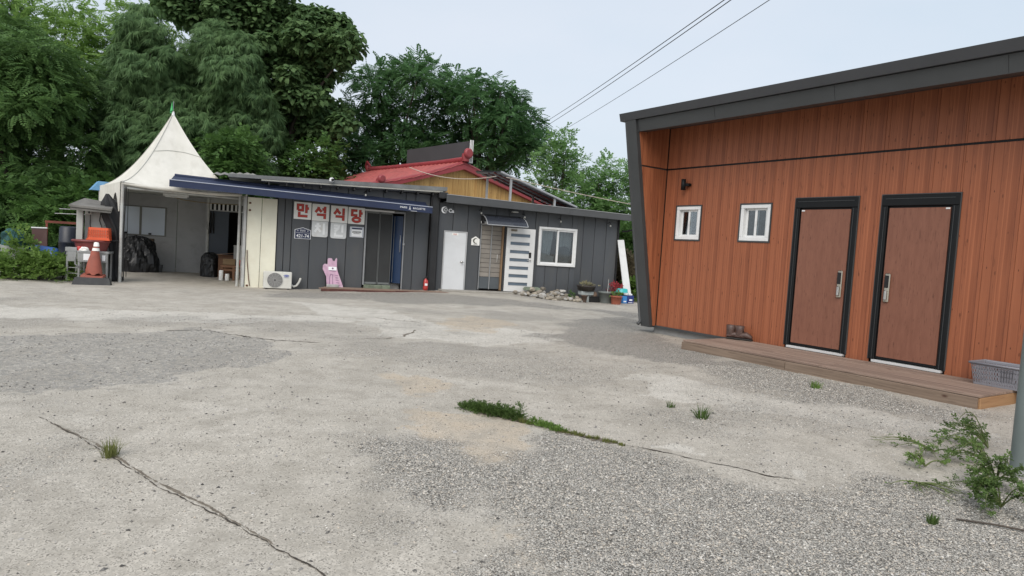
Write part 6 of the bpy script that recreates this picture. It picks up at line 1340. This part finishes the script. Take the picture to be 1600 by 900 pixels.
tree('bright_feathery_tree', 'tall lighter green tree rising above the dense feathery tree', 'tree', 32, [(-26.5, 5), (-26.5, 13.3), (-24.8, 13.6), (-22.6, 12.3), (-20.8, 11.8), (-19.0, 11.9), (-17.2, 11.6), (-16.0, 11.1), (-16.0, 8.4), (-18.6, 7.0), (-21.6, 5.5)], (-22, 33), 75, 1.05, 100, T_FROND, .50, L_bam, 2, droop=.25, thick=2.5, trunk_r=.3)
tree('weeping_cypress', 'dark drooping cypress with a thin pointed top behind the tent', 'tree', 27, [(-17.0, .5), (-16.9, 5.6), (-16.6, 7.6), (-15.9, 8.9), (-15.25, 10.6), (-14.9, 10.6), (-14.5, 9.0), (-13.4, 7.8), (-12.9, 5.6), (-12.9, .5)], (-15, 27.3), 110, .72, 150, T_SPRAY, .40, L_con, 3, droop=.9, thick=1.6, trunk_r=.22, flat=.9)
tree('broad_cypress', 'dark drooping cypress between the tent tip and the big-leaved tree', 'tree', 27.5, [(-14.6, .5), (-14.7, 7.6), (-13.6, 9.2), (-12.5, 9.9), (-11.3, 9.4), (-10.7, 7.6), (-10.0, 6.1), (-10.0, 4.5), (-10.4, .5)], (-12.3, 27.6), 125, .72, 150, T_SPRAY, .40, L_con, 4, droop=.85, thick=1.8, trunk_r=.25, flat=.9)
tree('paulownia_tree', 'tall broad-leaved tree reaching over the restaurant roof', 'tree', 30, [(-16.5, 10.9), (-15, 13.6), (-11.0, 13.8), (-10.8, 11.6), (-9.2, 11.4), (-7.5, 11.2), (-7.2, 9.9), (-8.1, 9.1), (-9.0, 7.9), (-7.6, 7.5), (-7.2, 6.6), (-8.3, 5.9), (-9.7, 5.7), (-10.9, 4.8), (-11.8, 8.0), (-13.9, 10.2)], (-10.3, 31), 96, .75, 120, T_BROAD, .22, L_pau, 5, droop=.45, thick=2.2, limbs=18, trunk_r=.32)
tree('ailanthus_tree', 'dark feathery tree beside the blank billboard, nearer the tent', 'tree', 34, [(-10.5, 4.6), (-9.5, 6.6), (-8.7, 8.1), (-8.8, 9.3), (-8.0, 10.3), (-6.5, 10.2), (-6.3, 10.8), (-5.2, 11.2), (-4.3, 10.5), (-4.0, 9.0), (-3.7, 7.4), (-3.9, 3.4), (-9.3, 3.0)], (-6.3, 34.5), 62, .75, 95, T_FROND, .52, L_ail, 6, droop=.15, thick=2.4, limbs=26, trunk_r=.28, flat=.6)
tree('spreading_ailanthus', 'dark feathery tree spreading behind the red roof end ornament', 'tree', 34.5, [(-4.2, 3.6), (-4.2, 9.6), (-3.7, 10.6), (-2.3, 10.5), (-1.0, 10.0), (-.0, 9.1), (.7, 8.2), (1.4, 7.3), (1.3, 6.5), (-.4, 5.6), (-1.2, 4.2)], (-1.8, 35), 52, .75, 95, T_FROND, .52, L_ail, 7, droop=.15, thick=2.4, limbs=26, trunk_r=.28, flat=.6)
for i, (ol, bs2, n_, lab) in enumerate((([(.3, 2.0), (.7, 5.7), (1.7, 7.0), (2.1, 7.0), (2.8, 6.1), (3.4, 4.6), (3.8, 1.0)], (2, 31.5), 46, 'pale green airy tree nearest the sloping metal sheet'), ([(2.9, 1.0), (3.1, 4.6), (3.6, 5.7), (4.2, 6.0), (4.5, 4.5), (5.0, 1.0)], (3.9, 31.5), 34, 'narrow pale green tree, middle of three behind the grey house'), ([(4.2, .4), (4.3, 4.0), (4.5, 5.4), (5.0, 5.6), (6.4, 5.6), (7.2, 3.4), (7.3, .4)], (5.6, 30.5), 46, 'pale green tree partly hidden by the timber building'))):
    tree('poplar_tree', lab, 'tree', 31 - .5 * (i == 2), ol, bs2, n_, .5, 80, T_TWIG, .32, L_pop, 20 + i, droop=-.1, thick=1.4, limbs=14, trunk_r=.12, group='pale trees behind the grey house', flat=1.05)
tree('leafy_shrub', 'light green shrub showing over the restaurant roof edge', 'shrub', 29, [(-10.6, .5), (-10.3, 5.0), (-9.1, 5.8), (-8.0, 5.5), (-7.4, 3.8), (-7.2, .5)], (-9, 29.3), 40, .8, 90, T_TWIG, .45, L_und, 30, thick=1.2, limbs=8, trunk_r=.1)
tree('ivy_shrub', 'bright leafy creeper mound behind the tent slope', 'shrub', 25, [(-11.9, .3), (-11.6, 4.6), (-11.0, 5.3), (-10.2, 5.1), (-9.6, 4.2), (-9.3, .3)], (-10.6, 25.2), 42, .7, 110, T_TWIG, .36, L_und, 31, thick=.8, limbs=6, trunk_r=.1)
# shaded shrubs below the trees
und = [(-21.5, 22.5, 2.6, 2.6), (-18.8, 21.8, 2.2, 2.4), (-16.8, 22.3, 2.4, 2.8), (-15.3, 23.6, 1.8, 3.0), (-13.4, 26.0, 1.6, 2.6), (-20.4, 19.8, 1.6, 1.5), (-12.0, 26.5, 1.8, 3.2), (-15.5, 25.0, 2.0, 3.6)]
ulab = ['shaded shrub at the frame edge beneath the feathery tree', 'shaded shrub second from the frame edge beneath the feathery tree', 'shaded shrub behind the brown board', 'shaded shrub behind the meter shelter', 'shaded shrub behind the black parasol', 'low round bush at the frame edge beyond the foam box', 'shaded shrub behind the tent cloth', 'tall shaded shrub between feathery tree and cypress']
for i, ((x, y, wd, h), lab) in enumerate(zip(und, ulab)):
    tree('shaded_shrub', lab, 'shrub', y, [(x - wd * .75, -.1), (x - wd * .7, h * .6), (x - wd * .3, h), (x + wd * .3, h * .95), (x + wd * .7, h * .6), (x + wd * .75, -.1)], (x, y + .2), 26, .65, 92, T_TWIG if i % 2 else T_FROND, .42, L_und if i != 5 else L_weed, 40 + i, thick=1.0, limbs=5, trunk_r=.07, group='shrubs beneath the trees')
# far wood closing the horizon
rng = np.random.default_rng(77); n = 4200
ang = rng.uniform(R(-60), R(40), n); rad = rng.uniform(58, 72, n); hz = rng.random(n) ** .8 * (5.2 + 1.5 * np.sin(ang * 23) + np.sin(ang * 57))
P3 = np.stack([rad * np.sin(ang), rad * np.cos(ang), hz], 1); D3 = rng.normal(0, 1, (n, 3)); D3[:, 2] *= .3
setp(leaves('far_woods', P3, D3, T_BROAD, 1.1, L_und, None, rng), 'distant dark woods closing the horizon behind everything', 'woods', kind='stuff')
# dry brush and greenery beside the leaning white board
def bush(name, label, cat, x, y, wd, dp, h, n, tm, size, m, seed, group=None, upright=.4):
    rng = np.random.default_rng(seed); e = thing(name, W0, (x, y, g1(x, y)), label, cat, group); zb = g1(x, y)
    u = rng.normal(0, .38, (n, 2)); r2 = np.clip(1 - (u ** 2).sum(1), 0.05, 1); P = np.stack([u[:, 0] * wd, u[:, 1] * dp, h * r2 ** .7 * rng.random(n) ** .6], 1)
    D = np.stack([u[:, 0], u[:, 1], np.full(n, upright)], 1) + rng.normal(0, .35, (n, 3)); leaves('foliage', P, D, tm, size, m, e, rng, .5)['kind'] = 'stuff'
    mb = MB(W0); k_ = min(14, max(4, n // 30))
    for i in range(k_):
        p = P[rng.integers(0, n)]; mb.tube([(x + p[0] * .25, y + p[1] * .25, zb - .02), (x + p[0] * .6, y + p[1] * .6, zb + p[2] * .6), (x + p[0], y + p[1], zb + p[2])], [.008, .006, .003], 4)
    mb.build('stems', M_bark, e, origin=(x, y, zb)); return e
L_dry = leafmat('dry_leaf', (.06, .05, .03), (.16, .135, .085), .2)
q = FA.w((11.9, .9, 0)); bush('dry_brush', 'dry brownish brush behind the leaning white board', 'bush', q.x, q.y, .9, .6, 1.6, 420, T_TWIG, .30, L_dry, 60, upright=.9)
q = FA.w((12.0, .1, 0)); bush('green_bush', 'low green bush at the foot of the leaning white board', 'bush', q.x, q.y, .8, .5, .85, 420, T_TWIG, .22, L_weed, 61)
q = FA.w((12.6, 1.8, 0)); bush('tall_bush', 'dark leafy bush between the grey house and the timber building', 'bush', q.x, q.y, 1.3, .8, 2.7, 900, T_TWIG, .36, L_und, 62, upright=.6)
# pot plants
q = FA.w((10.45, -1.2, 0)); e = bush('seedling', 'small green leaves growing in the terracotta pot', 'plant', q.x, q.y, .2, .2, .16, 40, T_TWIG, .10, L_weed, 63); e.location.z = zt2 - .03
L_redl = leafmat('red_leaf', (.12, .015, .02), (.42, .06, .07), .3)
q = FA.w((10.78, -.55, 0)); e = bush('red_plant', 'red-leaved plant beside the grey tub', 'plant', q.x, q.y, .30, .22, .65, 60, T_TWIG, .17, L_redl, 64, upright=.8)
q = FA.w((9.64, -.6, 0)); e = bush('bowl_succulent', 'low pale succulents filling the bowl planter', 'plant', q.x, q.y, .3, .3, .10, 90, T_TWIG, .08, leafmat('succulent_leaf', (.12, .12, .06), (.36, .33, .2), .2), 65); e.location.z = .52
q = FA.w((9.08, -.7, 0)); bush('border_plant', 'small green plant at the end of the rock heap', 'plant', q.x, q.y, .12, .12, .28, 60, T_TWIG, .10, L_und, 66)
# yard-edge weeds
for i, (s_, y_, wd, h, n_, lab) in enumerate(((-5.55, -1.1, .75, .62, 420, 'bushy green weeds in front of the blue barrel'), (-6.5, -1.35, .9, .60, 420, 'bushy green weeds in front of the foam box'), (-5.1, -.45, .45, .55, 200, 'green weeds beside the steel table legs'), (-7.4, -1.2, 1.0, .8, 420, 'bushy green weeds at the frame edge'), (-5.95, -.75, .35, 1.10, 150, 'tall leafy weed before the brown board'))):
    q = FA.w((s_, y_, 0)); bush('weed_clump', lab, 'weeds', q.x, q.y, wd, .5, h, n_, T_TWIG, .22, L_weed, 70 + i, 'weeds at the yard edge')
# grass tufts and crack weeds
def tuft(name, label, x, y, r, h, n, m, seed, cat='grass', lean_=.6, wd=.0045, group=None):
    rng = np.random.default_rng(seed); V = []; Fq = []; zb = gtop(x, y)
    a = rng.uniform(0, 6.28, n); rr = r * np.sqrt(rng.random(n)) * .6; l = h * rng.uniform(.5, 1.1, n); ln = rng.uniform(.1, 1, n) * lean_
    for i in range(n):
        bx, by = rr[i] * math.cos(a[i]), rr[i] * math.sin(a[i]); dx, dy = math.cos(a[i] + rng.normal(0, .5)), math.sin(a[i] + rng.normal(0, .5)); px_, py_ = -dy * wd, dx * wd; b0 = len(V)
        for t_, wf in ((0, 1), (.55, .8), (1, .12)):
            ox, oy, oz = bx + dx * ln[i] * l[i] * t_ ** 1.6, by + dy * ln[i] * l[i] * t_ ** 1.6, l[i] * t_ * (1 - .35 * ln[i] * t_)
            V += [(ox - px_ * wf, oy - py_ * wf, oz), (ox + px_ * wf, oy + py_ * wf, oz)]
        Fq += [(b0, b0 + 1, b0 + 3, b0 + 2), (b0 + 2, b0 + 3, b0 + 5, b0 + 4)]
    ob = npmesh(name, np.array(V), np.array(Fq), m); ob.location = (x, y, zb); LOC[ob.name] = Vector((x, y, zb)); return setp(ob, label, cat, group)
L_gr = leafmat('tuft_grass', (.07, .09, .022), (.20, .215, .075), .3)
tuft('grass_tuft', 'lone grass tuft growing in the long crack', -2.52, 4.27, .09, .135, 85, L_gr, 1, lean_=.9, wd=.0028)
pts = []; rw = random.Random(9); ln_ = [(-.36, 6.07), (-.16, 5.93), (.04, 5.79), (.34, 5.55), (.59, 5.35), (.93, 5.13)]
for i in range(30):
    f = i / 29 * 4.999; j_ = int(f); u_ = f - j_; x = ln_[j_][0] * (1 - u_) + ln_[j_ + 1][0] * u_; y = ln_[j_][1] * (1 - u_) + ln_[j_ + 1][1] * u_; e_ = i / 29
    h_ = np.interp(e_, [0, .1, .3, .42, .5, .62, 1], [.03, .07, .09, .10, .05, .03, .03]) * rw.uniform(.7, 1.2); r_ = np.interp(e_, [0, .12, .38, .5, 1], [.05, .10, .10, .06, .05]) * rw.uniform(.8, 1.2)
    pts.append((x + rw.uniform(-.015, .015), y + rw.uniform(-.015, .015), r_, h_, int(r_ * 1300), 0 if e_ < .45 else (2 if rw.random() < .6 else 1)))
pts.append((.13, 5.74, .06, .15, 80, 0))
wv = []
wroot = thing('weed_strip', W0, (.3, 5.6, .05), 'strip of green weeds growing along the slab joint', 'weeds')
LOC[wroot.name] = Vector((.3, 5.6, .05))
L_mid = leafmat('mid_weed', (.045, .085, .022), (.13, .20, .06), .3)
L_dk = leafmat('dark_weed', (.03, .06, .014), (.10, .16, .045), .3)
for i, (x, y, r, h, n_, tp_) in enumerate(pts):
    m_ = (L_dk, L_weed, L_gr)[tp_]
    if tp_ == 2: ob = tuft('grass', None, x, y, r, h, n_, m_, 100 + i, None, wd=.003)
    else:
        rng = np.random.default_rng(100 + i); u = rng.normal(0, .5, (n_, 2)); P = np.stack([u[:, 0] * r, u[:, 1] * r * .7, h * rng.random(n_) * np.clip(1.1 - (u ** 2).sum(1) * .5, .1, 1)], 1); D = np.stack([u[:, 0], u[:, 1], np.full(n_, .9)], 1) + rng.normal(0, .4, (n_, 3))
        ob = leaves('weed_leaves', P, D, T_TWIG, .034, m_, None, rng, .5); ob.location = (x, y, gtop(x, y))
    ob['kind'] = 'stuff'; ob.parent = wroot; ob.location = ob.location - wroot.location
    for k_ in ('label', 'category'):
        if k_ in ob: del ob[k_]
tuft('grass_tuft', 'small dark grass tuft in the gravel below the deck, nearer the weed strip', 1.61, 6.45, .06, .07, 40, L_dk, 6, wd=.003)
tuft('grass_tuft', 'spiky green tuft alone in the gravel before the deck', 1.8, 6.05, .10, .13, 60, L_dk, 7, lean_=1.0, wd=.004)
tuft('grass_tuft', 'faint green tuft close to the deck front board', 3.6, 7.75, .10, .10, 50, L_weed, 8, wd=.004)
tuft('grass_tuft', 'short dark tuft in the near gravel, apart from the big weeds', 2.54, 3.86, .05, .06, 70, L_dk, 9, wd=.003)
# sprawling weeds round the pole
def sprawl(label, x, y, ang, ln, seed, m, n=70, h=.35, size=.10):
    rng = np.random.default_rng(seed); zb = gtop(x, y); e = thing('sprawling_weed', W0, (x, y, zb), label, 'weeds', 'weeds round the pole'); PP = []; DD = []
    for k_ in range(9):
        a = ang + rng.normal(0, .7); l = ln * rng.uniform(.5, 1.1); hh = h * rng.uniform(.4, 1.1); pts_ = []
        for i in range(9):
            f = i / 8; pts_.append((math.cos(a + .3 * f) * l * f, math.sin(a + .3 * f) * l * f, hh * math.sin(min(1, f * 1.15) * math.pi * .8) + .01))
        MB(W0).tube([(x + p[0], y + p[1], zb + p[2]) for p in pts_], [.006 - .0006 * i for i in range(9)], 4).build('stem', mat('weed_stem', (.12, .15, .05), .7, .2, 8, bmp=0), e, origin=(x, y, zb))
        for _ in range(n // 9):
            f = rng.uniform(.2, 1); j = int(f * 7.99); p = np.array(pts_[j]) * (1 - (f * 8 - j)) + np.array(pts_[j + 1 if j < 8 else 8]) * (f * 8 - j); PP.append(p + rng.normal(0, .012, 3)); DD.append([math.cos(a) + rng.normal(0, .8), math.sin(a) + rng.normal(0, .8), rng.normal(.1, .4)])
    leaves('leaf_spray', np.array(PP), np.array(DD), T_TWIG, size, m, e, rng, .5)['kind'] = 'stuff'; return e
for i, (x, y, a, l, n_, h, sz, lab) in enumerate(((3.70, 5.05, R(165), .45, 130, .18, .058, 'leafy weed sprawling across the gravel from the pole foot'), (3.46, 4.62, R(200), .40, 260, .20, .052, 'dense weed in front of the pole'), (3.16, 4.16, R(190), .36, 380, .18, .044, 'dense weed at the frame edge nearest the camera'), (4.02, 5.5, R(150), .42, 90, .26, .060, 'tall thin-leaved weed behind the pole'), (3.45, 5.3, R(175), .5, 45, .08, .05, 'thin creeping weed reaching furthest from the pole'), (3.12, 4.88, R(200), .20, 45, .10, .05, 'small bright weed in the gravel beside the creeping weed'), (2.85, 4.5, R(260), .40, 40, .03, .035, 'flat trailing weed in the near gravel'))):
    sprawl(lab, x, y, a, l, 200 + i, L_weed if i in (5, 6) else (L_mid if i in (0, 1) else L_dk), n_, h, sz)
MB(W0).tube([(2.72, 3.92, gtop(2.72, 3.92) + .01), (2.9, 3.86, gtop(2.9, 3.86) + .015), (3.05, 3.8, gtop(3.05, 3.8) + .012)], .006, 5).build('fallen_twig', M_bark, None, 'thin fallen twig on the gravel near the weeds', 'twig')
